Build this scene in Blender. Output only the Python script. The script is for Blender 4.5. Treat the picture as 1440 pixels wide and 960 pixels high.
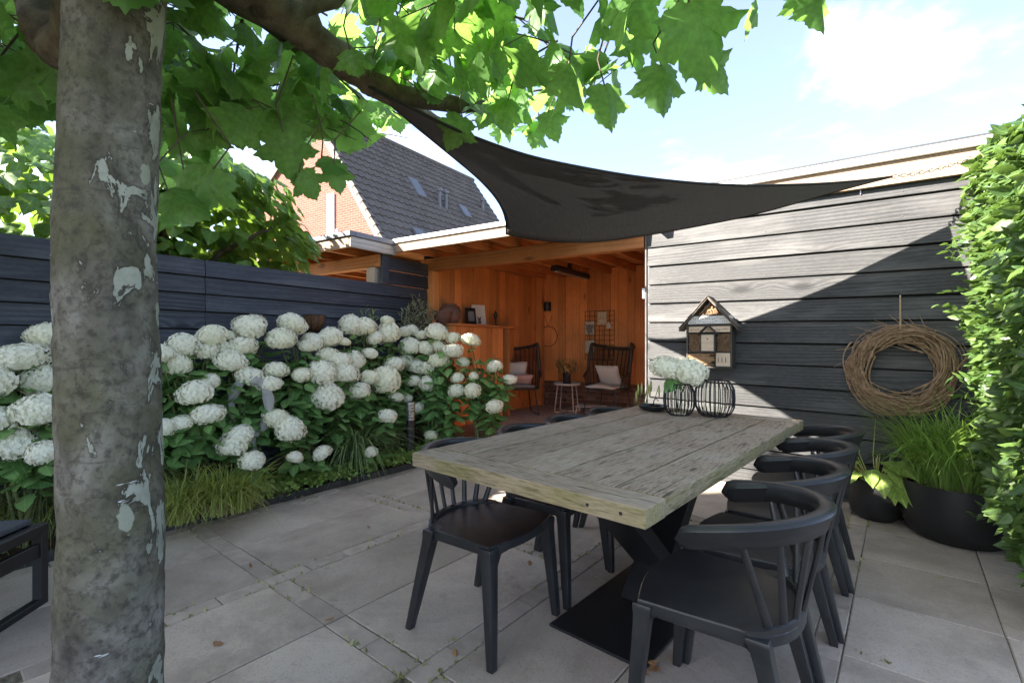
import bpy, bmesh, math, random
import numpy as np
from mathutils import Vector, Matrix, Quaternion, Euler
random.seed(7); RNG = np.random.default_rng(7)
for o in list(bpy.data.objects): bpy.data.objects.remove(o)
SC = bpy.context.scene; COL = SC.collection
R = math.radians

# ------------------------------------------------------------------ camera
H = 1.22; F = 680.0; CX = 720.0; HY = 482.0
cam = bpy.data.cameras.new('camera'); cam.sensor_width = 36; cam.lens = 36*F/1440
cam.shift_y = (HY-480)/1440; cam.clip_start = 0.05; cam.clip_end = 400
camo = bpy.data.objects.new('camera', cam); COL.objects.link(camo)
camo.location = (0, 0, H); camo.rotation_euler = (R(90), 0, 0); SC.camera = camo

# ------------------------------------------------------------------ sun and sky
SUN_TRAVEL = Vector((.80, .15, -.56)).normalized()
SUN_EL = math.asin(-SUN_TRAVEL.z)
SUN_AZ = math.atan2(-SUN_TRAVEL.x, -SUN_TRAVEL.y)       # from +Y towards +X
sl = bpy.data.lights.new('sun', 'SUN'); sl.energy = 2.3; sl.angle = R(.6); sl.color = (1, .93, .82)
so = bpy.data.objects.new('sun', sl); COL.objects.link(so); so.location = (-8, 0, 9)
so.rotation_euler = SUN_TRAVEL.to_track_quat('-Z', 'Y').to_euler()
W = bpy.data.worlds.new('World'); SC.world = W; W.use_nodes = True
nt = W.node_tree; nt.nodes.clear()
def wn(t, **k):
    n = nt.nodes.new(t)
    for a, b in k.items(): setattr(n, a, b)
    return n
wl = nt.links.new
sky = wn('ShaderNodeTexSky', sky_type='NISHITA', sun_disc=False, sun_elevation=SUN_EL, sun_rotation=SUN_AZ,
         altitude=0, air_density=.46, dust_density=.5, ozone_density=1.0)
tc = wn('ShaderNodeTexCoord'); sep = wn('ShaderNodeSeparateXYZ'); wl(tc.outputs['Generated'], sep.inputs[0])
zz = wn('ShaderNodeMath', operation='MAXIMUM'); wl(sep.outputs[2], zz.inputs[0]); zz.inputs[1].default_value = .0
za = wn('ShaderNodeMath', operation='ADD'); wl(zz.outputs[0], za.inputs[0]); za.inputs[1].default_value = .22
dv = wn('ShaderNodeVectorMath', operation='SCALE'); rc = wn('ShaderNodeMath', operation='DIVIDE'); rc.inputs[0].default_value = 1
wl(za.outputs[0], rc.inputs[1]); wl(tc.outputs['Generated'], dv.inputs[0]); wl(rc.outputs[0], dv.inputs['Scale'])
mp = wn('ShaderNodeMapping'); wl(dv.outputs[0], mp.inputs[0]); mp.inputs['Location'].default_value = (3.35, 1.2, 0); mp.inputs['Scale'].default_value = (1, 1, .5)
n1 = wn('ShaderNodeTexNoise'); wl(mp.outputs[0], n1.inputs['Vector']); n1.inputs['Scale'].default_value = 1.15; n1.inputs['Detail'].default_value = 9; n1.inputs['Roughness'].default_value = .56
n1.inputs['Distortion'].default_value = .25
cr = wn('ShaderNodeValToRGB'); wl(n1.outputs[0], cr.inputs[0]); cr.color_ramp.elements[0].position = .48; cr.color_ramp.elements[1].position = .65
cr.color_ramp.interpolation = 'EASE'
cf = wn('ShaderNodeMath', operation='MULTIPLY_ADD'); wl(cr.outputs[0], cf.inputs[0]); cf.inputs[1].default_value = .8; cf.inputs[2].default_value = .12
mx = wn('ShaderNodeMixRGB'); wl(cf.outputs[0], mx.inputs[0]); wl(sky.outputs[0], mx.inputs[1]); mx.inputs[2].default_value = (3.3, 3.2, 3.05, 1)
bg = wn('ShaderNodeBackground'); wl(mx.outputs[0], bg.inputs[0]); bg.inputs[1].default_value = .05
wo = wn('ShaderNodeOutputWorld'); wl(bg.outputs[0], wo.inputs[0])
SC.view_settings.view_transform = 'Standard'; SC.view_settings.look = 'None'
SC.view_settings.exposure = 3.98; SC.view_settings.gamma = 1
SC.view_settings.use_curve_mapping = False
SC.render.engine = 'CYCLES'
SC.render.resolution_x = 1024; SC.render.resolution_y = 682
SC.cycles.max_bounces = 8; SC.cycles.diffuse_bounces = 5; SC.cycles.transmission_bounces = 6; SC.cycles.transparent_max_bounces = 8

# ------------------------------------------------------------------ where things are: sight lines of the photograph
def wp(x, y, Y): return Vector(((x-CX)/F*Y, Y, H+(HY-y)/F*Y))
def gp(x, y, z=0.0): return wp(x, y, F*(H-z)/(y-HY))
def hit(x, y, p, n):
    d = Vector(((x-CX)/F, 1, (HY-y)/F)); c = Vector((0, 0, H)); n = Vector(n)
    return c + d*((Vector(p)-c).dot(n)/d.dot(n))
def px(p): return (CX+F*p[0]/p[1], HY-F*(p[2]-H)/p[1])

# ------------------------------------------------------------------ object helpers
def tag(o, label=None, cat=None, group=None, kind=None):
    if label: o['label'] = label
    if cat: o['category'] = cat
    if group: o['group'] = group
    if kind: o['kind'] = kind
    return o
def thing(name, label, cat, loc=(0, 0, 0), rz=0, group=None, kind=None):
    o = bpy.data.objects.new(name, None); o.empty_display_size = .1; COL.objects.link(o)
    o.location = loc; o.rotation_euler = (0, 0, rz)
    return tag(o, label, cat, group, kind)
def link(name, me, parent=None, mat=None, loc=None, rot=None, scale=None, M=None):
    o = bpy.data.objects.new(name, me); COL.objects.link(o)
    if mat is not None and len(me.materials) == 0: me.materials.append(mat)
    if parent is not None: o.parent = parent
    if M is not None: o.matrix_local = M
    if loc is not None: o.location = loc
    if rot is not None: o.rotation_euler = rot
    if scale is not None: o.scale = scale
    return o
class MB:
    def __init__(s): s.v = []; s.f = []
    def add(s, vs, fs):
        b = len(s.v); s.v += [tuple(v) for v in vs]; s.f += [tuple(i+b for i in f) for f in fs]; return s
    def hexa(s, p):   # p: 4 bottom ccw, 4 top ccw
        return s.add(p, [(3,2,1,0),(4,5,6,7),(0,1,5,4),(1,2,6,5),(2,3,7,6),(3,0,4,7)])
    def box(s, x0, x1, y0, y1, z0, z1):
        return s.hexa([(x0,y0,z0),(x1,y0,z0),(x1,y1,z0),(x0,y1,z0),(x0,y0,z1),(x1,y0,z1),(x1,y1,z1),(x0,y1,z1)])
    def obox(s, c, size, rot=(0,0,0)):
        M = Matrix.Translation(c) @ Euler(rot).to_matrix().to_4x4(); a, b, d = [q/2 for q in size]
        return s.hexa([M @ Vector(p) for p in [(-a,-b,-d),(a,-b,-d),(a,b,-d),(-a,b,-d),(-a,-b,d),(a,-b,d),(a,b,d),(-a,b,d)]])
    def bar(s, a, b, w, h, up=(0,0,1)):
        a, b = Vector(a), Vector(b); d = (b-a).normalized(); x = d.cross(Vector(up))
        if x.length < 1e-4: x = d.cross(Vector((1,0,0)))
        x.normalize(); z = x.cross(d); w /= 2; h /= 2
        return s.hexa([a-x*w-z*h, a+x*w-z*h, b+x*w-z*h, b-x*w-z*h, a-x*w+z*h, a+x*w+z*h, b+x*w+z*h, b-x*w+z*h])
    def tube(s, pts, r, n=8, cap=True, closed=False, squash=None):
        pts = [Vector(p) for p in pts]; m = len(pts)
        rs = r if isinstance(r, (list, tuple)) else [r]*m
        up = None; rings = []
        for i, p in enumerate(pts):
            if closed: t = pts[(i+1) % m]-pts[i-1]
            else: t = pts[min(i+1, m-1)]-pts[max(i-1, 0)]
            t.normalize()
            if up is None:
                up = Vector((0,0,1)) if abs(t.z) < .9 else Vector((1,0,0))
            x = t.cross(up)
            if x.length < 1e-5: x = t.orthogonal()
            x.normalize(); up = x.cross(t).normalized()
            rings.append([p + (x*math.cos(2*math.pi*k/n) + up*math.sin(2*math.pi*k/n))*rs[i] for k in range(n)])
        b = len(s.v)
        for rg in rings: s.v += [tuple(q) for q in rg]
        for i in range(m if closed else m-1):
            j = (i+1) % m
            for k in range(n):
                l = (k+1) % n
                s.f.append((b+i*n+k, b+i*n+l, b+j*n+l, b+j*n+k))
        if cap and not closed:
            s.f.append(tuple(b+k for k in range(n))[::-1]); s.f.append(tuple(b+(m-1)*n+k for k in range(n)))
        return s
    def lathe(s, prof, n=24, c=(0,0,0), cap0=True, cap1=False):
        b = len(s.v)
        for r, z in prof:
            for k in range(n):
                a = 2*math.pi*k/n; s.v.append((c[0]+r*math.cos(a), c[1]+r*math.sin(a), c[2]+z))
        for i in range(len(prof)-1):
            for k in range(n):
                l = (k+1) % n; s.f.append((b+i*n+k, b+i*n+l, b+(i+1)*n+l, b+(i+1)*n+k))
        if cap0: s.f.append(tuple(b+k for k in range(n))[::-1])
        if cap1: s.f.append(tuple(b+(len(prof)-1)*n+k for k in range(n)))
        return s
    def prism(s, poly, y0, y1, axis='y'):
        n = len(poly); m = {'y': lambda p, t: (p[0], t, p[1]), 'z': lambda p, t: (p[0], p[1], t), 'x': lambda p, t: (t, p[0], p[1])}[axis]
        b = len(s.v); s.v += [m(p, y0) for p in poly]+[m(p, y1) for p in poly]
        s.f.append(tuple(b+i for i in range(n))); s.f.append(tuple(b+n+i for i in range(n))[::-1])
        for i in range(n):
            j = (i+1) % n; s.f.append((b+i, b+n+i, b+n+j, b+j))
        return s
    def mesh(s, name, mat=None, smooth=False, bevel=0, seg=1, fix=True):
        me = bpy.data.meshes.new(name); me.from_pydata(s.v, [], s.f)
        if fix or bevel:
            bm = bmesh.new(); bm.from_mesh(me)
            if bevel:
                bmesh.ops.bevel(bm, geom=[e for e in bm.edges if len(e.link_faces) == 2 and e.calc_face_angle(0) > .5], offset=bevel, segments=seg, affect='EDGES', profile=.6, clamp_overlap=True)
            bmesh.ops.recalc_face_normals(bm, faces=bm.faces); bm.to_mesh(me); bm.free()
        if mat is not None: me.materials.append(mat)
        if smooth: smooth_mesh(me, smooth)
        me.update(); return me
    def build(s, name, mat, parent=None, smooth=False, bevel=0, seg=1, **k):
        return link(name, s.mesh(name, mat, smooth, bevel, seg), parent, **k)
def smooth_mesh(me, ang):
    me.polygons.foreach_set('use_smooth', [True]*len(me.polygons))
    if ang is not True and ang < 3:
        try: me.set_sharp_from_angle(angle=ang)
        except Exception: pass

# ------------------------------------------------------------------ materials
class NT:
    def __init__(s, name):
        s.m = bpy.data.materials.new(name); s.m.use_nodes = True; s.t = s.m.node_tree; s.t.nodes.clear()
        s.out = s.n('ShaderNodeOutputMaterial'); s.b = s.n('ShaderNodeBsdfPrincipled'); s.l(s.b.outputs[0], s.out.inputs[0])
    def n(s, t, **k):
        q = s.t.nodes.new(t)
        for a, b in k.items(): setattr(q, a, b)
        return q
    def l(s, a, b): s.t.links.new(a, b)
    def val(s, v, sock):
        if isinstance(v, bpy.types.NodeSocket): s.l(v, sock)
        elif isinstance(v, (tuple, list)): sock.default_value = tuple(v)+((1,) if len(v) == 3 and len(sock.default_value) == 4 else ())
        else: sock.default_value = v
    def math(s, op, a, b=0.0, c=None, clamp=False):
        q = s.n('ShaderNodeMath', operation=op, use_clamp=clamp); s.val(a, q.inputs[0]); s.val(b, q.inputs[1])
        if c is not None: s.val(c, q.inputs[2])
        return q.outputs[0]
    def vmath(s, op, a, b=None, scale=None):
        q = s.n('ShaderNodeVectorMath', operation=op); s.val(a, q.inputs[0])
        if b is not None: s.val(b, q.inputs[1])
        if scale is not None: s.val(scale, q.inputs['Scale'])
        return q.outputs[0]
    def coord(s, which='Object', rnd=True, scale=(1,1,1), rot=(0,0,0)):
        c = s.n('ShaderNodeTexCoord').outputs[which]
        if rnd:
            i = s.n('ShaderNodeObjectInfo').outputs['Random']; o = s.math('MULTIPLY', i, 47.3)
            cb = s.n('ShaderNodeCombineXYZ'); s.l(o, cb.inputs[0]); s.l(s.math('MULTIPLY', i, 91.7), cb.inputs[1]); s.l(s.math('MULTIPLY', i, 23.1), cb.inputs[2])
            c = s.vmath('ADD', c, cb.outputs[0])
        m = s.n('ShaderNodeMapping'); s.l(c, m.inputs[0]); m.inputs['Scale'].default_value = scale; m.inputs['Rotation'].default_value = rot
        return m.outputs[0]
    def noise(s, v, scale=5, detail=4, rough=.55, dist=0):
        q = s.n('ShaderNodeTexNoise'); s.val(v, q.inputs['Vector']); q.inputs['Scale'].default_value = scale; q.inputs['Detail'].default_value = detail
        q.inputs['Roughness'].default_value = rough; q.inputs['Distortion'].default_value = dist; return q.outputs[0]
    def voro(s, v, scale=5, feature='F1', out='Distance', rnd=1):
        q = s.n('ShaderNodeTexVoronoi', feature=feature); s.val(v, q.inputs['Vector']); q.inputs['Scale'].default_value = scale; q.inputs['Randomness'].default_value = rnd
        return q.outputs[out]
    def ramp(s, f, stops, interp='LINEAR'):
        q = s.n('ShaderNodeValToRGB'); s.val(f, q.inputs[0]); r = q.color_ramp; r.interpolation = interp
        while len(r.elements) < len(stops): r.elements.new(.5)
        for e, (p, c) in zip(r.elements, stops):
            e.position = p; e.color = (c, c, c, 1) if not isinstance(c, (tuple, list)) else tuple(c)+(1,)
        return q.outputs[0]
    def mix(s, f, a, b, mode='MIX'):
        q = s.n('ShaderNodeMixRGB', blend_type=mode); s.val(f, q.inputs[0]); s.val(a, q.inputs[1]); s.val(b, q.inputs[2]); return q.outputs[0]
    def bump(s, h, strength=.3, dist=.01):
        q = s.n('ShaderNodeBump'); q.inputs['Strength'].default_value = strength; q.inputs['Distance'].default_value = dist; s.l(h, q.inputs['Height'])
        s.l(q.outputs[0], s.b.inputs['Normal']); return q.outputs[0]
    def set(s, color=None, rough=None, spec=None, metal=None):
        if color is not None: s.val(color, s.b.inputs['Base Color'])
        if rough is not None: s.val(rough, s.b.inputs['Roughness'])
        if spec is not None: s.val(spec, s.b.inputs['Specular IOR Level'])
        if metal is not None: s.val(metal, s.b.inputs['Metallic'])
        return s.m
def plain(name, c1, c2=None, scale=8, rough=.6, bump=.15, spec=.4, metal=0, bdist=.004, detail=5, stretch=(1,1,1), rnd=.0, lo=.3, hi=.7):
    t = NT(name); v = t.coord(scale=stretch); f = t.noise(v, scale, detail)
    c2 = c2 or tuple(q*.75 for q in c1)
    col = t.ramp(f, [(lo, c2), (hi, c1)])
    if rnd:
        r = t.n('ShaderNodeObjectInfo').outputs['Random']
        col = t.mix(1, col, t.ramp(r, [(0, 1-rnd), (1, 1+rnd*.6)]), 'MULTIPLY')
    if bump: t.bump(t.noise(v, scale*4, 4), bump, bdist)
    return t.set(col, rough, spec, metal)
def wood(name, dark, mid, light, axis='x', grain=70, knots=True, rough=.7, bump=.35, rnd=.18, wear=None, wearlo=.55, wearhi=.75, spec=.3, kfreq=1.3, fine=.62):
    """sawn board: grain lines that run along `axis` and bend round knots"""
    t = NT(name)
    st = {'x': (1, 6, 6), 'y': (6, 1, 6), 'z': (6, 6, 1)}[axis]
    v0 = t.coord(); mp_ = t.n('ShaderNodeMapping'); t.l(v0, mp_.inputs[0]); mp_.inputs['Scale'].default_value = st; v = mp_.outputs[0]
    sp = t.n('ShaderNodeSeparateXYZ'); t.l(v0, sp.inputs[0])
    ax = {'x': (1, 2), 'y': (0, 2), 'z': (0, 1)}[axis]
    across = t.math('ADD', sp.outputs[ax[0]], t.math('MULTIPLY', sp.outputs[ax[1]], .83))
    warp = t.noise(v, .55, 3, .5)
    ph = t.math('MULTIPLY_ADD', warp, .09, across)
    if knots:
        mk = t.n('ShaderNodeMapping'); t.l(v0, mk.inputs[0]); ks = {'x': (kfreq, kfreq*2.6, kfreq*2.6), 'y': (kfreq*2.6, kfreq, kfreq*2.6), 'z': (kfreq*2.6, kfreq*2.6, kfreq)}[axis]; mk.inputs['Scale'].default_value = ks
        d = t.voro(mk.outputs[0], 1.0)
        kb = t.math('POWER', 2.718, t.math('MULTIPLY', t.math('MULTIPLY', d, d), -38))
        ph = t.math('MULTIPLY_ADD', kb, .055, ph)
    ph = t.math('MULTIPLY_ADD', t.noise(v, 2.6, 4, .6), .016, ph)
    amp = t.ramp(t.noise(v, .9, 2), [(.35, .06), (.7, .42)])
    ring = t.math('MULTIPLY_ADD', t.math('SINE', t.math('MULTIPLY', ph, grain*3.1)), amp, .5)
    fib = t.noise(v, 26, 6, .72)
    g = t.math('ADD', t.math('MULTIPLY', ring, 1-fine), t.math('MULTIPLY', fib, fine))
    col = t.ramp(g, [(.22, dark), (.5, mid), (.8, light)])
    if knots: col = t.mix(t.ramp(d, [(.05, .85), (.12, 0)]), col, tuple(q*.45 for q in dark))
    if wear: col = t.mix(t.ramp(t.noise(v, 1.4, 5, .6), [(wearlo, 0), (wearhi, .8)]), col, wear)
    blo = t.noise(v0, 2.2, 3); col = t.mix(.6, col, t.ramp(blo, [(.3, .7), (.7, 1.25)]), 'MULTIPLY')
    if rnd:
        r = t.n('ShaderNodeObjectInfo').outputs['Random']
        col = t.mix(1, col, t.ramp(r, [(0, 1-rnd), (1, 1+rnd)]), 'MULTIPLY')
    t.bump(g, bump, .003)
    return t.set(col, rough, spec)
def leafmat(name, c1, c2, trans=(.25,.45,.05), tmix=.4, rough=.42, veins=True, spec=.45, vein_c=None, vstep=.62, tintk=1.0):
    t = NT(name)
    r = t.n('ShaderNodeObjectInfo').outputs['Random']; a = t.n('ShaderNodeAttribute', attribute_name='tint').outputs['Fac']
    k = t.math('FRACT', t.math('ADD', t.math('MULTIPLY', r, 3.7), a))
    col = t.ramp(k, [(0, c1), (1, c2)])
    tr = t.mix(k, tuple(q*.8 for q in trans), trans)
    if veins:
        uv = t.n('ShaderNodeUVMap').outputs[0]; s_ = t.n('ShaderNodeSeparateXYZ'); t.l(uv, s_.inputs[0])
        x, y = s_.outputs[0], t.math('ADD', s_.outputs[1], .001)
        if veins == 'palm':
            ang = t.math('DIVIDE', t.math('ARCTAN2', x, y), vstep)
            rr = t.math('SQRT', t.math('ADD', t.math('MULTIPLY', x, x), t.math('MULTIPLY', y, y)))
            dl = t.math('ABSOLUTE', t.math('SUBTRACT', ang, t.math('ROUND', ang))); ds = t.math('MULTIPLY', dl, rr)
            side = t.math('ABSOLUTE', t.math('SUBTRACT', t.math('FRACT', t.math('MULTIPLY', t.math('ADD', rr, t.math('MULTIPLY', dl, -.45)), 7)), .5))
            lines = t.math('MAXIMUM', t.ramp(ds, [(.006, 1), (.02, 0)]), t.math('MULTIPLY', t.ramp(side, [(.03, 1), (.09, 0)]), .35))
        else:
            ds = t.math('ABSOLUTE', x)
            side = t.math('ABSOLUTE', t.math('SUBTRACT', t.math('FRACT', t.math('MULTIPLY', t.math('ADD', y, t.math('MULTIPLY', ds, -.8)), 7)), .5))
            lines = t.math('MAXIMUM', t.ramp(ds, [(.008, 1), (.03, 0)]), t.math('MULTIPLY', t.ramp(side, [(.04, 1), (.12, 0)]), .45))
        vc = vein_c or tuple(min(1, q*1.9+.03) for q in c2)
        col = t.mix(t.math('MULTIPLY', lines, .6), col, vc); tr = t.mix(t.math('MULTIPLY', lines, .4), tr, tuple(q*.45 for q in trans))
        blot = t.noise(t.coord('Object', scale=(1,1,1)), 9, 3); tr = t.mix(1, tr, t.ramp(blot, [(.3, .72), (.7, 1.08)]), 'MULTIPLY'); col = t.mix(1, col, t.ramp(blot, [(.3, .75), (.7, 1.15)]), 'MULTIPLY')
    t.set(col, rough, spec)
    tb = t.n('ShaderNodeBsdfTranslucent'); t.val(tr, tb.inputs[0])
    mx_ = t.n('ShaderNodeMixShader'); mx_.inputs[0].default_value = tmix
    t.l(t.b.outputs[0], mx_.inputs[1]); t.l(tb.outputs[0], mx_.inputs[2]); t.l(mx_.outputs[0], t.out.inputs[0])
    return t.m

M = {}
M['dark_board'] = wood('weathered_black_board', (.022,.022,.024), (.05,.05,.052), (.105,.103,.102), 'x', 85, rough=.62, bump=.35, rnd=.16, wear=(.155,.15,.147), wearlo=.52, wearhi=.8, kfreq=1.1)
M['fence_board'] = wood('blue_black_fence_board', (.020,.024,.032), (.038,.044,.056), (.08,.088,.104), 'y', 80, rough=.6, bump=.4, rnd=.2, wear=(.12,.128,.14), wearlo=.52, wearhi=.85)
M['black_gap'] = plain('black_backing', (.008,.008,.009), rough=.9, bump=0)
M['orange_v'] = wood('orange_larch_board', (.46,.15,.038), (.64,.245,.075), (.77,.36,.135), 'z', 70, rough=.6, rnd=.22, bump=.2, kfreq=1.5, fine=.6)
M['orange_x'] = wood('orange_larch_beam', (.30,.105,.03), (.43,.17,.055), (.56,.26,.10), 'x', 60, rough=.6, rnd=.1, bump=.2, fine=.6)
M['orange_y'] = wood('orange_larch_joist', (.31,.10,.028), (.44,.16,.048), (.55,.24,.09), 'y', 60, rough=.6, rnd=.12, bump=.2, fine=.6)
M['pale_x'] = wood('pale_larch_fascia', (.22,.14,.09), (.29,.195,.13), (.36,.26,.18), 'x', 60, rough=.6, rnd=.05, bump=.15, fine=.6)
M['grey_wood'] = wood('silvered_fascia', (.22,.20,.18), (.34,.31,.27), (.45,.41,.36), 'y', 60, rough=.7, rnd=.05, bump=.25, fine=.6)
M['grey_post'] = wood('silvered_post', (.30,.24,.19), (.42,.35,.28), (.55,.48,.40), 'z', 60, rough=.7, rnd=.05, bump=.25, fine=.6)
M['white_trim'] = plain('pale_aluminium_trim', (.78,.76,.73), (.70,.68,.65), 6, .5, .05)
M['dark_trim'] = plain('dark_zinc_trim', (.14,.14,.15), (.10,.10,.11), 6, .5, .05)
M['bitumen'] = plain('bitumen_roof', (.06,.06,.06), rough=.9)
t_ = NT('matt_black_plastic'); v_ = t_.coord(); d_ = t_.ramp(t_.noise(v_, 9, 6, .7), [(.42, 0), (.75, .55)]); t_.bump(t_.noise(v_, 220, 3), .05, .001)
M['chair'] = t_.set(t_.mix(d_, (.015,.016,.018), (.040,.039,.038)), t_.ramp(t_.noise(v_, 4, 5), [(.3, .30), (.7, .48)]), .5)
M['black_metal'] = plain('black_powder_coat', (.016,.016,.018), (.010,.010,.011), 6, .42, .12, spec=.5)
M['black_pot'] = plain('matt_black_pot', (.013,.013,.014), (.022,.021,.021), 3, .5, .15, spec=.35)
M['glass_dark'] = plain('dark_glass', (.02,.022,.025), rough=.08, bump=0)
M['soil'] = plain('dark_soil', (.075,.052,.034), (.025,.018,.012), 22, .95, .9, spec=.1, bdist=.02)
M['steel'] = plain('brushed_steel', (.45,.45,.44), (.33,.33,.33), 12, .35, .1, metal=.9, stretch=(1,1,8))
M['white'] = plain('white_paint', (.78,.77,.75), (.70,.69,.67), 5, .5, .03)
M['string'] = plain('jute_string', (.45,.33,.20), (.3,.21,.12), 40, .9, .3)
M['twig'] = plain('dry_twig', (.46,.31,.19), (.20,.12,.07), 30, .75, .4, rnd=.35)
M['stem'] = plain('green_stem', (.13,.16,.05), (.07,.08,.03), 20, .6, .2)
M['twig_dark'] = plain('brown_twig', (.10,.075,.05), (.05,.04,.028), 25, .8, .3)
M['rattan'] = plain('dark_rattan', (.055,.042,.033), (.028,.022,.018), 30, .5, .3, spec=.4)
M['terracotta'] = plain('brown_terracotta', (.20,.10,.07), (.12,.06,.045), 10, .6, .2)
M['coir'] = plain('coir_fibre', (.23,.13,.075), (.10,.055,.032), 45, .95, 1.0, spec=.1, bdist=.015)
M['stone'] = plain('grey_stone', (.42,.41,.39), (.27,.265,.25), 16, .85, .5, bdist=.01)

# ================================================================== SETTING
def concrete():
    t = NT('exposed_concrete_slab'); v = t.coord(); w = t.coord('Object', rnd=False)
    col = t.ramp(t.noise(v, 2.6, 6, .65), [(.28, (.36,.295,.235)), (.55, (.47,.395,.325)), (.8, (.55,.475,.405))])
    sp = t.voro(v, 160, out='Color'); s_ = t.n('ShaderNodeSeparateXYZ'); t.l(sp, s_.inputs[0])
    col = t.mix(t.ramp(s_.outputs[0], [(.0, .35), (.25, 0)]), col, (.2,.17,.15)); col = t.mix(t.ramp(s_.outputs[1], [(.88, 0), (1, .3)]), col, (.52,.50,.46))
    col = t.mix(t.ramp(t.noise(v, 1.3, 5, .6), [(.55, 0), (.75, .45)]), col, (.19,.18,.125))
    col = t.mix(t.ramp(t.noise(v, 4.5, 5, .7), [(.62, 0), (.74, .5)]), col, (.13,.105,.085))
    r = t.n('ShaderNodeObjectInfo').outputs['Random']
    col = t.mix(1, col, t.ramp(r, [(0, .78), (.5, .98), (1, 1.14)]), 'MULTIPLY')
    col = t.mix(t.ramp(t.noise(v, .9, 6, .7, .6), [(.46, 0), (.64, .6)]), col, (.19,.16,.135))
    t.bump(t.math('ADD', t.noise(v, 90, 4), t.math('MULTIPLY', t.noise(v, 6, 4), 1.5)), .35, .004)
    return t.set(col, t.ramp(t.noise(v, 5, 4), [(.3, .65), (.7, .9)]), .3)
M['slab'] = concrete()
M['pbrick'] = plain('grey_paving_brick', (.42,.355,.295), (.31,.26,.215), 14, .85, .5, rnd=.2, bdist=.006)
M['sand'] = plain('joint_sand', (.20,.175,.12), (.06,.055,.038), 30, .95, .8, bdist=.01, lo=.35, hi=.65)
M['earth'] = plain('bare_earth', (.13,.11,.07), (.07,.07,.035), 3, .95, .6)
M['kerb'] = plain('black_edging', (.045,.043,.042), (.022,.022,.022), 9, .75, .4, rnd=.2)

MB().add([(-120,-60,-.075),(120,-60,-.075),(120,200,-.075),(-120,200,-.075)], [(0,1,2,3)]).build('ground', M['earth'])
bpy.data.objects['ground']['kind'] = 'structure'

PA = R(-39)
patio = thing('patio', None, None, (0,0,0), PA, kind='structure')
bed_x = -3.73
b = MB().box(bed_x, 4.4, -3.2, 4.45, -.06, -.005); b.build('joint_bed', M['sand'], patio)
def p2w(x, y): return (x*.7771+y*.6293, -x*.6293+y*.7771)
def slabmesh(a, c, th=.05, bev=.004): return MB().box(-a/2, a/2, -c/2, c/2, -th, 0).mesh('slab', None, False, bev)
slab_long = [slabmesh(.5155, 1.0155), slabmesh(.5155, .556)]; brick_x = slabmesh(.0985, .2175, .05, .004); brick_y = slabmesh(.2055, .0985, .05, .004)
for m_ in slab_long: m_.materials.append(M['slab'])
for m_ in (brick_x, brick_y): m_.materials.append(M['pbrick'])
def vis(x, y, m=60):
    X, Y = p2w(x, y)
    if Y < .9: return False
    p = px((X, Y, 0)); return -m-400/Y < p[0] < 1440+m+400/Y and p[1] < 1250
def vis2(x, y):
    X, Y = p2w(x, y)
    if Y < 1.5: return False
    p = px((X, Y, 0)); return -30 < p[0] < 1470 and p[1] < 1000
JIT = lambda s: random.uniform(-s, s)
def lay(name, me, x, y, j=.0016):
    o = link(name, me, patio, loc=(x+JIT(.0015), y+JIT(.0015), JIT(j)), rot=(JIT(.0016), JIT(.0016), JIT(.003))); return o
nb = 0
xs = [-2.52+1.14*k for k in range(-1, 6)]
for xi, xsn in enumerate(xs):
    # strip of small bricks along the row
    y = -2.4
    while y < 4.4:
        if xsn > bed_x+.05 and vis2(xsn, y) and y+.21 < 4.42 and nb < 300:
            lay('paving_brick', brick_x, xsn, y+.11); nb += 1
        y += .2205
    for half in (0, 1):
        xc = xsn+.05+.2575+half*.52+.003
        if xc < bed_x+.2 and xc+.26 > bed_x: pass
        yk = 1.17-1.12*4
        while yk < 4.4:
            cross = xsn < -1.0
            y0, y1 = yk+.05, yk+1.12-.05
            if not cross: y0, y1 = yk, yk+1.12
            if cross:
                for q in range(2):
                    bx_ = xc-.13+q*.26
                    if vis2(bx_, yk) and bed_x+.12 < bx_ < 4 and yk < 4.35 and nb < 300:
                        o = lay('paving_brick', brick_y, bx_, yk); o.scale.x = 1.25; nb += 1
            if y1 > 4.46: y1 = 4.46
            if xc > bed_x+.02 and y1-y0 > .1:
                if cross:
                    if vis(xc, (y0+y1)/2):
                        o = lay('paving_slab', slab_long[0], xc, (y0+y1)/2); o.scale.y = (y1-y0)/1.02
                else:
                    n = 2; L = (y1-y0)/n
                    for q in range(n):
                        if vis(xc, y0+L*(q+.5)):
                            o = lay('paving_slab', slab_long[1], xc, y0+L*(q+.5)); o.scale.y = L/.56
            yk += 1.12
# part-width slabs along the bed
for yk in [1.17-1.12*k for k in range(-3, 4)]:
    if vis(-3.64, yk): pass

# planting bed
FR = (-1.078, 6.138)          # fence start, at the veranda post
VA = R(-33)
def f2w(s, off=0): return (-1.078-.5446*s+.8387*off, 6.138-.8387*s-.5446*off)
bed = MB(); n = 46; vs = []; fs = []
for i in range(n+1):
    y = -1.2+5.45*i/n
    a = Vector((*p2w(bed_x-.02, y), 0)); s_ = (6.138-a.y+ (a.x+1.078)*-.649)/.8387
    # foot on the fence line
    d = Vector((a.x+1.078, a.y-6.138, 0)); s2 = -(d.x*.5446+d.y*.8387); c = Vector((*f2w(s2), 0))
    for k in range(9):
        p = a.lerp(c, k/8); vs.append((p.x, p.y, -.03 if k == 0 else .015+.05*math.sin(min(1, k/3)*1.57)+JIT(.012)))
for i in range(n):
    for k in range(8): fs.append((i*9+k, (i+1)*9+k, (i+1)*9+k+1, i*9+k+1))
bed.add(vs, fs); tag(bed.build('garden_bed', M['soil'], None, True), kind='structure')
ke = thing('garden_edging', 'low black edging strip between the paving and the hydrangea bed', 'edging', (0,0,0), PA)
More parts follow.
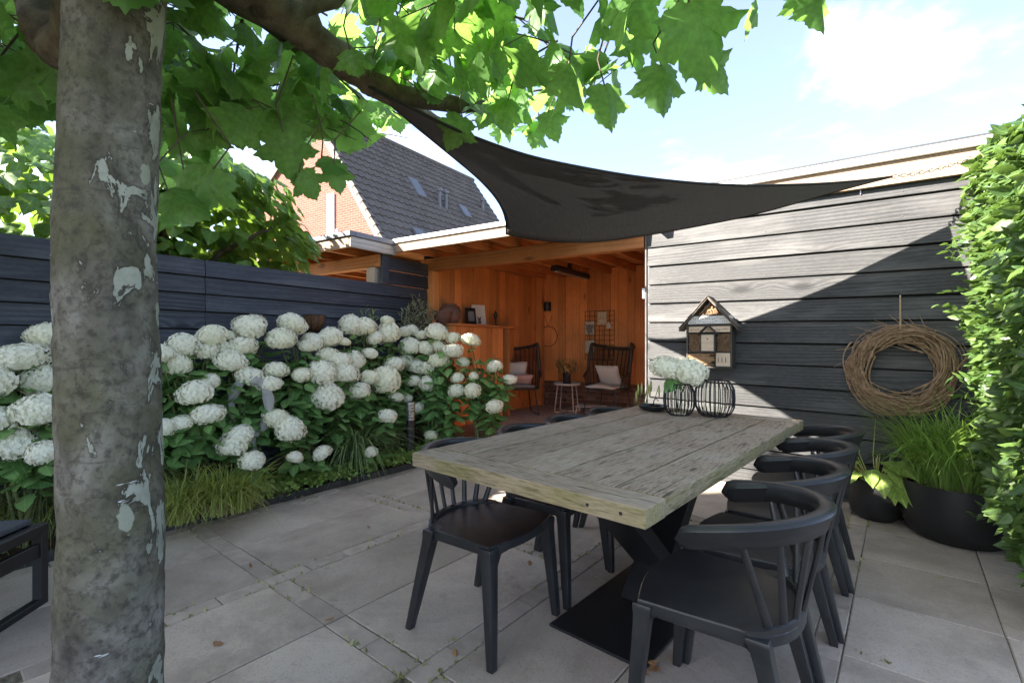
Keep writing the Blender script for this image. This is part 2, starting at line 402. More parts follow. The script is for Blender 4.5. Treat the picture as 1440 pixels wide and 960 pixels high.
for k in range(6):
    MB().box(-.016, .016, .004, .97, -.05, .055).build('edging_strip', M['kerb'], ke, bevel=.004, loc=(bed_x+JIT(.006), -1.4+.975*k, JIT(.006)), rot=(JIT(.006), JIT(.03), JIT(.006)))

# ------------------------------------------------------------------ shed wall on the right
SA = R(-38.1); SX = Vector((.787, -.617, 0)); SO = Vector((1.309, 4.588, 0)); SN = Vector((-.617, -.787, 0))
M['hotel_grey'] = plain('grey_board_end', (.14,.135,.13), (.09,.088,.085), 20, .8, .3)
shed = thing('garden_shed', 'dark lapped timber shed wall with pale fascia, bug hotel and wreath hanging on it', 'shed', SO, SA)
SL = .0173
def slant(x0, x1, y0b, y1b, y0t, y1t, z0, z1):   # a board that follows the slight fall of the roof
    return MB().hexa([(x0,y0b,z0-SL*x0),(x1,y0b,z0-SL*x1),(x1,y1b,z0-SL*x1),(x0,y1b,z0-SL*x0),
                      (x0,y0t,z1-SL*x0),(x1,y0t,z1-SL*x1),(x1,y1t,z1-SL*x1),(x0,y1t,z1-SL*x0)])
slant(.01, 3.6, .004, 2.2, .004, 2.2, -.05, 2.5).build('wall_core', M['black_gap'], shed)
for k in range(-7, 8):
    z = 1.241+.1755*k; h = .1755-.011+JIT(.002)
    slant(-.012+JIT(.004), 3.62, -.026+JIT(.002), .0, -.011, .0, z, z+h).build('plank', M['dark_board'], shed, bevel=.0025)
nl_ = MB()
for k in range(-7, 7):
    for x_ in (.12, .98, 1.86, 2.72, 3.4):
        z_ = 1.241+.1755*k+.03+JIT(.006)-SL*x_; xx_ = x_+JIT(.012); nl_.tube([(xx_, -.027, z_), (xx_, -.020, z_)], .0035, 6)
nl_.build('nail_heads', M['dark_trim'], shed)['kind'] = 'stuff'
MB().box(-.03, .012, .002, .03, 0, 2.3).build('corner_batten', M['dark_trim'], shed, bevel=.002)
MB().box(-.045, -.030, -.01, .012, 0, 2.28).build('corner_strip', M['hotel_grey'], shed, bevel=.002)
slant(-.35, 3.7, -.062, -.028, -.062, -.028, 2.375, 2.535).build('fascia_board', M['pale_x'], shed, bevel=.002)
slant(-.36, 3.72, -.092, .02, -.092, .02, 2.538, 2.592).build('roof_trim', M['white_trim'], shed, bevel=.004)
slant(-.3, 3.7, -.02, 2.3, -.02, 2.3, 2.50, 2.56).build('roof_deck', M['bitumen'], shed)
MB().box(-.075, -.046, -.02, .05, 1.64, 1.74).build('junction_box', M['white'], shed, bevel=.006)
for x, k in [(.9, 7), (1.64, 7)]: pass
slant(1.62, 1.626, -.03, -.024, -.03, -.024, 2.34, 2.385).build('nail', M['steel'], shed)
MB().box(.0, 3.6, -.055, -.012, -.02, .03).build('base_strip', M['grey_post'], shed, bevel=.004)

# ------------------------------------------------------------------ fence on the left
fence = thing('garden_fence', 'blue black horizontal board fence behind the hydrangeas', 'fence', (*FR, 0), VA)
FT = 1.893; FP = .1415
segs = [(0.02, 2.621), (2.625, 5.9)]
for a, c in segs:
    for k in range(13):
        z1 = FT-k*FP; z0 = z1-FP+.008
        MB().hexa([(.0,-c,z0),(.026+JIT(.002),-c,z0),(.026+JIT(.002),-a,z0),(.0,-a,z0),(.0,-c,z1),(.010,-c,z1),(.010,-a,z1),(.0,-a,z1)]).build('fence_board', M['fence_board'], fence, bevel=.002, loc=(JIT(.0015), 0, 0))
for k in range(2):
    z0 = FT+.006+k*.162; z1 = z0+.155
    MB().hexa([(0,-.66,z0),(.026,-.66,z0),(.026,.0,z0),(0,.0,z0),(0,-.66,z1),(.010,-.66,z1),(.010,.0,z1),(0,.0,z1)]).build('fence_board', M['fence_board'], fence, bevel=.002)
MB().box(-.02, .034, -.765, -.665, FT+.004, 2.235).build('fence_post', M['fence_board'], fence, bevel=.003)
for s in (1.4, 2.62, 4.3, 5.6): MB().box(-.09, -.012, -s-.04, -s+.04, 0, 1.86).build('fence_post', M['fence_board'], fence)
MB().box(-.012, -.002, -5.9, 0, 0, FT-.02).build('fence_core', M['black_gap'], fence)

# ------------------------------------------------------------------ veranda
VO = Vector((1.309, 4.588, 0)); VW = Vector((.5446, .8387, 0)); VX = Vector((.8387, -.5446, 0)); VD = 2.85; VL = -2.85
ver = thing('veranda', 'open timber veranda with orange larch walls, beam and flat roof', 'veranda', VO, VA)
def v2w(x, y, z=0): return VO + VX*x + VW*y + Vector((0,0,z))
def w2v(p): d = Vector(p)-VO; return Vector((d.dot(VX), d.dot(VW), d.z))
def vback(x, y, off=.0): return w2v(hit(x, y, VO+VW*(VD-off), VW))
def vleft(x, y, off=.0): return w2v(hit(x, y, VO+VX*(VL+off), VX))
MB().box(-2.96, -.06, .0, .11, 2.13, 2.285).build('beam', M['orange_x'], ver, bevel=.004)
MB().box(VL-.02, VL+.10, .002, .12, .0, 2.128).build('post', M['orange_v'], ver, bevel=.004)
MB().box(VL+.02, VL+.13, VD-.13, VD-.022, .04, 2.36).build('post', M['orange_v'], ver, bevel=.004)
OX = -.74      # deep overhang on the left; unseen right lip shaped to shade the beam
for k in range(8):
    x = -2.72+k*.40; yf = -.59 if x < OX else -.155
    zb_ = lambda y: 2.287+.0125*(y+.59); zt_ = lambda y: 2.375+.0189*(y+.59)
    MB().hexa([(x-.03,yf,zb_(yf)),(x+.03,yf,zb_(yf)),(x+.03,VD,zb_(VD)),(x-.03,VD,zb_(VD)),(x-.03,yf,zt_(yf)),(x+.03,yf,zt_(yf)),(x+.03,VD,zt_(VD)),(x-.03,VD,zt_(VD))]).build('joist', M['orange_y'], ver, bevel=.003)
zz_ = lambda y: 2.378+.0205*(y+.59)
for k in range(18):
    y0 = -.60+k*.193; xr = OX if y0 < -.21 else (-.14 if y0 < -.03 else .0)
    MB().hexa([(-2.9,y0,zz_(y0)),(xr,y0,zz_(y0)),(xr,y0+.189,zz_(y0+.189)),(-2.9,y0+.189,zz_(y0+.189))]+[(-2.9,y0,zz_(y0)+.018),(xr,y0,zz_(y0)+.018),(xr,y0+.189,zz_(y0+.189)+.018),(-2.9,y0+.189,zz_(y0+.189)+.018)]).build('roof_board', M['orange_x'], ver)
MB().box(-2.755, OX+.02, -.645, -.605, 2.255, 2.355).build('fascia_board', M['pale_x'], ver, bevel=.003)
MB().box(-2.757, OX+.022, -.665, -.60, 2.357, 2.405).build('roof_trim', M['white_trim'], ver, bevel=.004)
MB().box(OX-.02, OX+.02, -.604, -.161, 2.255, 2.40).build('fascia_board', M['pale_x'], ver, bevel=.003)
MB().box(OX+.021, -.15, -.19, -.16, 2.287, 2.41).build('fascia_board', M['pale_x'], ver, bevel=.003)
for x0_, x1_, y0_ in ((-2.95, OX-.001, -.6), (OX, -.14, -.19), (-.139, .3, .0)):
    h0 = 2.402+.02*(y0_+.6); MB().hexa([(x0_,y0_,h0),(x1_,y0_,h0),(x1_,3.0,2.475),(x0_,3.0,2.475),(x0_,y0_,h0+.02),(x1_,y0_,h0+.02),(x1_,3.0,2.50),(x0_,3.0,2.50)]).build('roof_deck', M['bitumen'], ver)
BT = .555
x = VL; wds = [.118, .142, .132, .15]
i = 0
while x < .3:
    w = wds[i % 4]; i += 1
    MB().box(x+.0015, x+w-.0015, VD-.02+JIT(.003), VD, BT, 2.43).build('wall_board', M['orange_v'], ver, bevel=.003); x += w
MB().box(VL, .35, VD+.002, VD+.06, .0, 2.45).build('wall_core', M['black_gap'], ver)
y = .13; i = 0
while y < VD-.03:
    w = wds[(i+2) % 4]; i += 1
    MB().box(VL-.0+.0, VL+.02+JIT(.003), y+.0015, min(y+w, VD-.022)-.0015, .04, 2.40).build('wall_board', M['orange_v'], ver, bevel=.003); y += w
MB().box(VL-.05, VL-.003, .0, VD+.05, .0, 2.40).build('wall_core', M['black_gap'], ver)
MB().box(.05, .1, .04, VD, .0, 2.36).build('side_wall', M['orange_v'], ver)
t = NT('brown_facing_brick'); v = t.coord()
M['brick'] = plain('brown_facing_brick', (.25,.125,.085), (.12,.065,.05), 25, .85, .5, rnd=.4, bdist=.006)
M['mortar'] = plain('pale_mortar', (.38,.33,.28), (.28,.24,.20), 30, .95, .3)
MB().box(VL+.02, .3, VD-.035, VD-.001, .0, BT-.006).build('mortar_wall', M['mortar'], ver)
bm_ = MB().box(-.1, .1, -.012, .012, -.031, .031).mesh('brick', M['brick'], False, .003)
for r_ in range(6):
    for k in range(15):
        xx = VL+.14+k*.212+(r_ % 2)*.106
        if xx < .2: link('brick', bm_, ver, loc=(xx, VD-.045+JIT(.002), .178+r_*.0718))
tb = NT('veranda_brick_paving'); v = tb.coord(rnd=False, rot=(0,0,R(0)))
bt = tb.n('ShaderNodeTexBrick'); tb.l(v, bt.inputs['Vector']); bt.inputs['Scale'].default_value = 1; bt.inputs['Brick Width'].default_value = .21; bt.inputs['Row Height'].default_value = .07
bt.inputs['Mortar Size'].default_value = .006; bt.inputs['Color1'].default_value = (.50,.41,.35,1); bt.inputs['Color2'].default_value = (.38,.31,.265,1); bt.inputs['Mortar'].default_value = (.12,.10,.08,1)
tb.bump(bt.outputs['Fac'], -.5, .006); tb.set(bt.outputs['Color'], .85, .3); M['vfloor'] = tb.m
o = MB().box(-2.86, .1, -.18, VD, -.06, .14).build('veranda_floor', M['vfloor'], None, loc=VO, rot=(0,0,VA)); tag(o, kind='structure')

# ------------------------------------------------------------------ carport roof behind the fence
cp = thing('carport', 'flat carport roof with dark roof edge on posts behind the fence', 'carport', (*FR, 0), VA)
CY = -1.248; CXR = .089
MB().box(-4.6, CXR-.032, CY, CY+.04, 2.225, 2.335).build('fascia_board', M['pale_x'], cp, bevel=.003)
MB().box(CXR-.03, CXR, CY+.002, -.605, 2.225, 2.335).build('fascia_board', M['grey_wood'], cp, bevel=.003)
MB().box(-4.62, CXR+.015, CY-.02, CY+.05, 2.337, 2.392).build('roof_trim', M['dark_trim'], cp, bevel=.003)
MB().box(CXR-.04, CXR+.017, CY+.052, -.60, 2.337, 2.392).build('roof_trim', M['dark_trim'], cp, bevel=.003)
MB().box(-4.6, CXR-.035, CY+.055, 2.6, 2.342, 2.38).build('roof_deck', M['bitumen'], cp)
for k in range(18):
    MB().box(-4.5, CXR-.04, CY+.06+k*.2, CY+.255+k*.2, 2.322, 2.338).build('roof_board', M['orange_x'], cp)
for k in range(9): MB().box(-.42-k*.48, -.36-k*.48, CY+.05, 2.55, 2.235, 2.319).build('joist', M['orange_y'], cp, bevel=.003)
MB().box(-4.5, .0, -.79, -.67, 2.085, 2.225).build('beam', M['orange_x'], cp, bevel=.004)
MB().box(-.20, -.065, -.80, -.665, .0, 2.083).build('post', M['grey_post'], cp, bevel=.004)
MB().box(-4.5, -.1, 1.35, 1.47, 2.085, 2.225).build('beam', M['orange_x'], cp, bevel=.004)
MB().box(-4.5, -.06, 2.5, 2.56, .0, 2.3).build('back_wall', M['orange_x'], cp)

# ------------------------------------------------------------------ house beyond
hs = thing('brick_house', 'red brick house with a steep dark tiled roof beyond the carport', 'house', (-5.66, 14.0, 0), VA)
tb = NT('orange_house_brick'); g = tb.n('ShaderNodeTexCoord').outputs['Object']; mpn = tb.n('ShaderNodeMapping'); tb.l(g, mpn.inputs[0]); mpn.inputs['Rotation'].default_value = (R(90), 0, 0)
bt = tb.n('ShaderNodeTexBrick'); tb.l(mpn.outputs[0], bt.inputs['Vector']); bt.inputs['Scale'].default_value = 1; bt.inputs['Brick Width'].default_value = .22; bt.inputs['Row Height'].default_value = .065; bt.inputs['Mortar Size'].default_value = .007
bt.inputs['Color1'].default_value = (.21,.062,.043,1); bt.inputs['Color2'].default_value = (.155,.045,.032,1); bt.inputs['Mortar'].default_value = (.19,.14,.11,1)
tb.bump(bt.outputs['Fac'], -.4, .008); tb.set(bt.outputs['Color'], .9, .2); M['hbrick'] = tb.m
M['tile'] = plain('grey_roof_tile', (.125,.108,.094), (.08,.069,.06), 2.5, .75, .2, spec=.3)
AP = 7.97; RL = 7.5; SLP = 1.405; QR = 3.75; ZR = AP-QR*SLP
MB().prism([(-3.3,0),(3.55,0),(3.55,AP-3.55*SLP-.12),(0,AP-.12),(-3.3,5.6)], 0, .25).build('gable_wall', M['hbrick'], hs)
MB().prism([(-3.3,0),(3.55,0),(3.55,AP-3.55*SLP-.12),(0,AP-.12),(-3.3,5.6)], RL-.45, RL-.2).build('gable_wall', M['hbrick'], hs)
MB().box(3.3, 3.55, .25, RL-.45, 0, 2.9).build('side_wall', M['hbrick'], hs)
def tiled(name, sign, q1, slope, parent):
    m = MB(); L = math.hypot(q1, q1*slope); nc = int(L/.29); cols = int(RL/.23)*4; vs = []; fs = []
    nx, nz = slope/math.hypot(1, slope), 1/math.hypot(1, slope)
    for c in range(nc):
        for e, lift in ((0, .012), (1, .045)):
            d = (c+e*1.02)/nc; q = q1*d; z = AP-q*slope
            for k in range(cols+1):
                y = -.12+(RL+.02)*k/cols; hgt = lift+.028*math.sin(k/4*2*math.pi)
                vs.append((sign*(q+nx*hgt), y, z+nz*hgt))
        b0 = c*2*(cols+1)
        for k in range(cols): fs.append((b0+k, b0+k+1, b0+cols+1+k+1, b0+cols+1+k))
        # tile butts
        for k in range(cols): pass
    m.add(vs, fs); b0 = len(m.v)
    for c in range(nc):   # front lips
        o0 = (c*2+1)*(cols+1)
        for k in range(cols+1):
            x_, y_, z_ = vs[o0+k]; m.v.append((x_-sign*nx*.035, y_, z_-nz*.035))
        for k in range(cols): m.f.append((o0+k, o0+k+1, b0+c*(cols+1)+k+1, b0+c*(cols+1)+k))
    o = m.build(name, M['tile'], parent, .6); o['kind'] = 'stuff'; return o
roof = MB().hexa([(0,-.1,AP-.14),(QR,-.1,ZR-.14),(QR,RL-.1,ZR-.14),(0,RL-.1,AP-.14),(0,-.1,AP-.01),(QR,-.1,ZR-.01),(QR,RL-.1,ZR-.01),(0,RL-.1,AP-.01)]).build('roof', M['dark_trim'], hs)
tiled('roof_tiles', 1, QR, SLP, roof)
lroof = MB().hexa([(0,-.1,AP-.14),(-3.5,-.1,AP-2.6),(-3.5,RL-.1,AP-2.6),(0,RL-.1,AP-.14),(0,-.1,AP),(-3.5,-.1,AP-2.46),(-3.5,RL-.1,AP-2.46),(0,RL-.1,AP)]).build('roof', M['tile'], hs)
MB().tube([(0,-.12,AP+.03),(0,RL-.1,AP+.03)], .09, 10).build('ridge_tiles', M['tile'], roof)
def rp(q, y, h=0): return Vector((q+h*SLP/math.hypot(1,SLP), y, AP-q*SLP+h/math.hypot(1,SLP)))
MB().hexa([rp(0,-.17,-.16),rp(QR,-.17,-.16),rp(QR,-.10,-.16),rp(0,-.10,-.16),rp(0,-.17,.02),rp(QR,-.17,.02),rp(QR,-.10,.02),rp(0,-.10,.02)]).build('rake_board', M['white_trim'], hs)
for k in range(23):   # verge tiles that step down the rake
    q = .1+k*.162; MB().hexa([rp(q,-.23,-.05),rp(q+.15,-.23,-.05),rp(q+.15,-.1,-.05),rp(q,-.1,-.05),rp(q,-.23,.06),rp(q+.15,-.23,.09),rp(q+.15,-.1,.09),rp(q,-.1,.06)]).build('verge_tile', M['tile'], roof)
M['sky_glass'] = plain('skylight_glass', (.11,.12,.14), (.08,.09,.11), 2, .45, 0, spec=.4)
RN = Vector((SLP, 0, 1)).normalized()
def onroof(x, y):
    p = hit(x, y, hs.matrix_basis @ Vector((0,0,AP)), (Matrix.Rotation(VA, 3, 'Z') @ RN)); l = hs.matrix_basis.inverted() @ p; return l.x, l.y
for (x, y, w_, h_) in [(585, 266, .42, .8), (652, 299, .4, .55), (590, 334, .4, .55)]:
    q, yy = onroof(x, y)
    dz = h_/2/math.hypot(1, SLP); s_ = MB()
    s_.hexa([rp(q-dz,yy-w_/2,.0),rp(q+dz,yy-w_/2,.0),rp(q+dz,yy+w_/2,.0),rp(q-dz,yy+w_/2,.0),rp(q-dz,yy-w_/2,.10),rp(q+dz,yy-w_/2,.10),rp(q+dz,yy+w_/2,.10),rp(q-dz,yy+w_/2,.10)])
    sk = s_.build('skylight', M['dark_trim'], hs, bevel=.01); g_ = MB(); k_ = .82
    g_.hexa([rp(q-dz*k_,yy-w_/2*k_,.095),rp(q+dz*k_,yy-w_/2*k_,.095),rp(q+dz*k_,yy+w_/2*k_,.095),rp(q-dz*k_,yy+w_/2*k_,.095),rp(q-dz*k_,yy-w_/2*k_,.105),rp(q+dz*k_,yy-w_/2*k_,.105),rp(q+dz*k_,yy+w_/2*k_,.105),rp(q-dz*k_,yy+w_/2*k_,.105)]).build('pane', M['sky_glass'], sk)
for (x, y, hh) in [(618, 290, .5), (627, 293, .5), (679, 297, .4)]:
    q, yy = onroof(x, y); p = rp(q, yy); vp = MB().tube([p-Vector((0,0,.1)), p+Vector((0,0,hh))], .06, 10).build('vent_pipe', M['dark_trim'], hs, .6)
    MB().tube([p+Vector((0,0,hh)), p+Vector((0,0,hh+.1))], .1, 10).build('cowl', M['dark_trim'], vp, .6)
q = .69
wf = MB().box(q-.15, q+.15, -.05, .02, 3.6, 5.4).build('window', M['white'], hs)
MB().box(q-.09, q+.09, -.056, -.045, 3.66, 5.34).build('pane', M['sky_glass'], wf)
MB().tube([(q+.36,-.08,3.2),(q+.36,-.08,4.35)], .045, 8).build('flue_pipe', M['white'], hs)

# unseen house added on the left for shade: its ridge keeps the low sun off the paving
shade_house = thing('added_shade_house', 'unseen brick house added left of the garden to shade the paving', 'house', (-9.0, .05, 0))
MB().prism([(-2.6,0),(2.6,0),(2.6,4.6),(0,7.95),(-2.6,4.6)], -1.7, 1.7).build('wall', M['hbrick'], shade_house)
for s_ in (-1, 1): MB().hexa([(0,-1.85,8.05),(s_*2.9,-1.85,4.32),(s_*2.9,1.85,4.32),(0,1.85,8.05),(0,-1.85,8.2),(s_*2.9,-1.85,4.47),(s_*2.9,1.85,4.47),(0,1.85,8.2)]).build('roof', M['tile'], shade_house)
for y_ in (-.85, .85):
    for z_ in (.9, 3.1): w_ = MB().box(2.58, 2.64, y_-.6, y_+.6, z_, z_+1.25).build('window', M['white'], shade_house); MB().box(2.63, 2.65, y_-.52, y_+.52, z_+.08, z_+1.17).build('pane', M['sky_glass'], w_)

# ================================================================== PLANTS
def template(half, c, z, uvs=1.0):
    """leaf outline (right half, base to tip) -> vertices, triangles, uv; base at origin, tip along +y, length 1"""
    pts = [c]+list(half)+[(-x, y) for x, y in half[-2:0:-1]]
    v = np.array([(x, y, z(x, y)) for x, y in pts]); n = len(pts)-1
    f = np.array([(0, 1+i, 1+(i+1) % n) for i in range(n)])
    return v, f, np.array(pts)*uvs
def tmesh(name, T, mat):
    me = bpy.data.meshes.new(name); me.from_pydata(T[0].tolist(), [], T[1].tolist())
    uv = me.uv_layers.new(name='UVMap'); uv.data.foreach_set('uv', T[2][T[1].ravel()].ravel().astype('f'))
    me.materials.append(mat); me.polygons.foreach_set('use_smooth', [True]*len(me.polygons)); return me
def mass(name, items, mat, parent, origin=(0,0,0)):
    """many small leaves joined in one mesh; items: (template, 4x4)"""
    vs, fs, uv, ti = [], [], [], []; b = 0
    for T, A in items:
        v = T[0] @ A[:3,:3].T + A[:3,3]-np.array(origin); vs.append(v); fs.append(T[1]+b); uv.append(T[2][T[1].ravel()]); ti.append(np.full(len(v), RNG.random())); b += len(v)
    me = bpy.data.meshes.new(name)
    if not vs: return None
    V = np.concatenate(vs); Fc = np.concatenate(fs); n = len(Fc)
    me.vertices.add(len(V)); me.vertices.foreach_set('co', V.ravel().astype('f'))
    me.loops.add(n*3); me.loops.foreach_set('vertex_index', Fc.ravel().astype('i'))
    me.polygons.add(n); me.polygons.foreach_set('loop_start', np.arange(0, n*3, 3, dtype='i')); me.polygons.foreach_set('loop_total', np.full(n, 3, dtype='i'))
    me.polygons.foreach_set('use_smooth', np.ones(n, dtype=bool))
    me.update(calc_edges=True)
    u = me.uv_layers.new(name='UVMap'); u.data.foreach_set('uv', np.concatenate(uv).ravel().astype('f'))
    a = me.attributes.new('tint', 'FLOAT', 'POINT'); a.data.foreach_set('value', np.concatenate(ti).astype('f'))
    me.materials.append(mat); o = link(name, me, parent); o['kind'] = 'stuff'; return o
def frame(p, tip, nrm, s, sx=1.0):
    y = np.array(tip, float); y /= np.linalg.norm(y)+1e-9; x = np.cross(y, np.array(nrm, float)); l = np.linalg.norm(x)
    if l < 1e-3: x = np.cross(y, np.array((1., .3, .2))); l = np.linalg.norm(x)
    x /= l; z = np.cross(x, y); A = np.eye(4); A[:3,0] = x*s*sx; A[:3,1] = y*s; A[:3,2] = z*s; A[:3,3] = p; return A
def foliage(parent, items, meshes, mat, nobj, name='leaf', mname='foliage', inview=True):
    """the leaves that show largest become objects, the rest one mass; items: (variant, 4x4)"""
    org = np.array(parent.location)
    sc = []
    for k, (vi, A) in enumerate(items):
        p = A[:3,3]+A[:3,1]*.5; s = np.linalg.norm(A[:3,1])
        if p[1] < .2: sc.append(-1); continue
        q = px(p); sc.append(s/p[1] if (-20 < q[0] < 1460 and -20 < q[1] < 980) else -1)
    order = np.argsort(-np.array(sc)); pick = [i for i in order[:nobj] if sc[i] > 0]; ps = set(pick)
    for i in pick:
        vi, A = items[i]; B = A.copy(); B[:3,3] -= org
        o = bpy.data.objects.new(name, meshes[vi][1]); COL.objects.link(o); o.parent = parent; o.matrix_local = Matrix(B.tolist())
    rest = [(meshes[items[i][0]][0], items[i][1]) for i in range(len(items)) if i not in ps]
    if rest: mass(mname, rest, mat, parent, org)
def rv(): v = RNG.normal(size=3); return v/np.linalg.norm(v)

PLANE_HALF = [(0,0),(.10,-.075),(.20,-.05),(.27,-.075),(.36,-.01),(.50,.0),(.43,.09),(.45,.16),(.385,.205),(.50,.26),(.56,.34),(.70,.42),(.58,.455),(.53,.52),(.43,.51),(.36,.56),(.30,.52),(.315,.63),(.27,.68),(.255,.76),(.17,.80),(.13,.89),(.06,.92),(0,1.03)]
def palm(curl, side, tw):
    return template([(x, y) for x, y in PLANE_HALF], (0, .26), lambda x, y: -side*abs(x)**1.4-curl*(y-.1)**2+tw*x*y+.06*math.sin(9*x+2)*abs(x)*2+.05*math.sin(7*y))
M['plane_leaf'] = leafmat('plane_tree_leaf', (.05,.135,.03), (.09,.20,.045), trans=(.33,.64,.11), tmix=.55, veins='palm', rough=.45, vstep=.66, vein_c=(.16,.22,.07))
PT = [palm(c, s, w) for c, s, w in [(.18,.35,.1),(.4,.15,-.2),(.1,.7,.15),(.55,.45,.1),(.25,-.2,-.1),(.35,.9,.0)]]
PM = [(T, tmesh('leaf', T, M['plane_leaf'])) for T in PT]
HEART_HALF = [(0,0),(.14,-.09),(.30,-.08),(.42,.04),(.45,.20),(.40,.40),(.30,.60),(.17,.80),(.06,.93),(0,1.02)]
HT = [template(HEART_HALF, (0,.3), lambda x, y, c=c, s=s: -s*abs(x)-c*(y-.2)**2+.03*math.sin(11*y)*abs(x)*4) for c, s in [(.2,.3),(.45,.15),(.1,.55)]]
OV_HALF = [(0,0),(.13,.04),(.25,.16),(.31,.32),(.29,.5),(.21,.7),(.10,.88),(0,1.0)]
OT = [template(OV_HALF, (0,.38), lambda x, y, c=c, s=s: -s*abs(x)-c*(y-.15)**2+.02*math.sin(14*y)*abs(x)*6) for c, s in [(.25,.35),(.5,.2),(.1,.6)]]

# ------------------------------------------------------------------ plane tree
def bark():
    t = NT('plane_tree_bark'); v = t.coord(rnd=False); s_ = t.n('ShaderNodeSeparateXYZ'); t.l(t.n('ShaderNodeTexCoord').outputs['Object'], s_.inputs[0])
    mp_ = t.n('ShaderNodeMapping'); t.l(v, mp_.inputs[0]); mp_.inputs['Scale'].default_value = (1, 1, .75)
    fine = t.noise(v, 45, 6, .7); med = t.noise(mp_.outputs[0], 7, 6, .65, .4)
    col = t.ramp(med, [(.3, (.03,.028,.024)), (.48, (.115,.106,.09)), (.72, (.26,.245,.215))])
    col = t.mix(t.ramp(t.noise(v, 3.2, 4), [(.4, 0), (.65, .65)]), col, (.085,.088,.035))           # algae
    col = t.mix(t.ramp(fine, [(.48, 0), (.64, .7)]), col, (.036,.032,.026))
    mz = t.n('ShaderNodeMapping'); t.l(v, mz.inputs[0]); mz.inputs['Scale'].default_value = (6, 6, 34); lent = t.noise(mz.outputs[0], 1.0, 3, .5)
    col = t.mix(t.ramp(lent, [(.66, 0), (.70, .5)]), col, (.05,.045,.036))
    # flaked patches where the pale new bark shows: mostly down the right hand side
    pz = t.n('ShaderNodeMapping'); t.l(v, pz.inputs[0]); pz.inputs['Scale'].default_value = (1, 1, .48)
    pn = t.noise(pz.outputs[0], 15, 6, .6, .45)
    sd_ = t.math('MAXIMUM', t.math('ADD', s_.outputs[0], t.math('MULTIPLY', s_.outputs[1], .25)), 0)
    bias = t.math('MULTIPLY', t.math('MULTIPLY', sd_, sd_), 8.5)
    pf = t.math('ADD', pn, t.math('SUBTRACT', bias, .02))
    patch = t.ramp(pf, [(.636, 0), (.645, 1)]); col = t.mix(t.ramp(pf, [(.59, 0), (.632, .75)]), col, (.04,.034,.027))
    pc = t.ramp(t.noise(v, 13, 5, .6), [(.35, (.20,.21,.165)), (.6, (.30,.315,.26)), (.75, (.24,.235,.17))])
    col = t.mix(patch, col, pc)
    small = t.voro(t.vmath('ADD', pz.outputs[0], t.vmath('SCALE', t.n('ShaderNodeTexNoise').outputs[1], scale=.0)), 8.5); sw = t.math('ADD', small, t.math('MULTIPLY', t.noise(v, 28, 4), .22)); col = t.mix(t.ramp(sw, [(.235, .85), (.25, 0)]), col, (.27,.29,.22))
    wf = t.noise(mz.outputs[0], 1.6, 3); col = t.mix(t.ramp(wf, [(.72, 0), (.735, .9)]), col, (.55,.57,.55))
    h = t.math('ADD', t.math('MULTIPLY', fine, .5), t.math('ADD', t.math('MULTIPLY', med, .7), t.math('MULTIPLY', patch, -.45)))
    t.bump(h, .8, .016); return t.set(col, .85, .2)
M['bark'] = bark()
M['branch_bark'] = plain('branch_bark', (.17,.145,.10), (.06,.048,.034), 14, .9, .9, spec=.2, bdist=.015)
TP = Vector((-1.05, 1.25, 0)); tree = thing('plane_tree', 'roof trained plane tree with flaking trunk in the left foreground', 'tree', TP)
def trunk():
    m = MB(); nz_, na = 150, 56; vs = []; fs = []; from mathutils import noise as mn
    for i in range(nz_+1):
        z = 2.45*i/nz_; c = (CX+0-720+0, 0); cx_ = (148+(168-148)*(z-.34)/1.76-720)/680*1.25-TP.x+.008*math.sin(z*3.1); cy_ = .01*math.sin(z*2.3+1)
        r = .1125-.009*min(1, z/1.9)+.04*math.exp(-z*7)+(.03*max(0, z-2.15)/.35)
        for k in range(na):
            a = 2*math.pi*k/na; d = Vector((math.cos(a)*.15, math.sin(a)*.15, z))
            q = r+.007*mn.noise(d*4)+.004*mn.noise(d*13)+.0022*mn.noise(Vector((d.x*9, d.y*9, z*60)))
            vs.append((cx_+q*math.cos(a), cy_+q*math.sin(a), z))
    for i in range(nz_):
        for k in range(na): l = (k+1) % na; fs.append((i*na+k, i*na+l, (i+1)*na+l, (i+1)*na+k))
    m.add(vs, fs); m.f.append(tuple(nz_*na+k for k in range(na))); return m
trunk().build('trunk', M['bark'], tree, True)
def limb(name, pts, rs, n=14, wob=.012, parent=tree, mat=None):
    pp = []; rr = []
    P = [Vector(p) for p in pts]
    for i in range(len(P)-1):
        for k in range(7):
            t_ = k/7; a, b_, c_, d_ = P[max(i-1,0)], P[i], P[i+1], P[min(i+2, len(P)-1)]
            q = .5*((2*b_)+(-a+c_)*t_+(2*a-5*b_+4*c_-d_)*t_*t_+(-a+3*b_-3*c_+d_)*t_**3)
            pp.append(q+Vector((JIT(wob), JIT(wob), JIT(wob)))-Vector(parent.location)); rr.append((rs[i]*(1-t_)+rs[i+1]*t_)*(1+JIT(.10)))
    pp.append(P[-1]-Vector(parent.location)); rr.append(rs[-1])
    return MB().tube(pp, rr, n).build(name, mat or M['branch_bark'], parent, True)
CROT = Vector((-1.01, 1.25, 2.36))
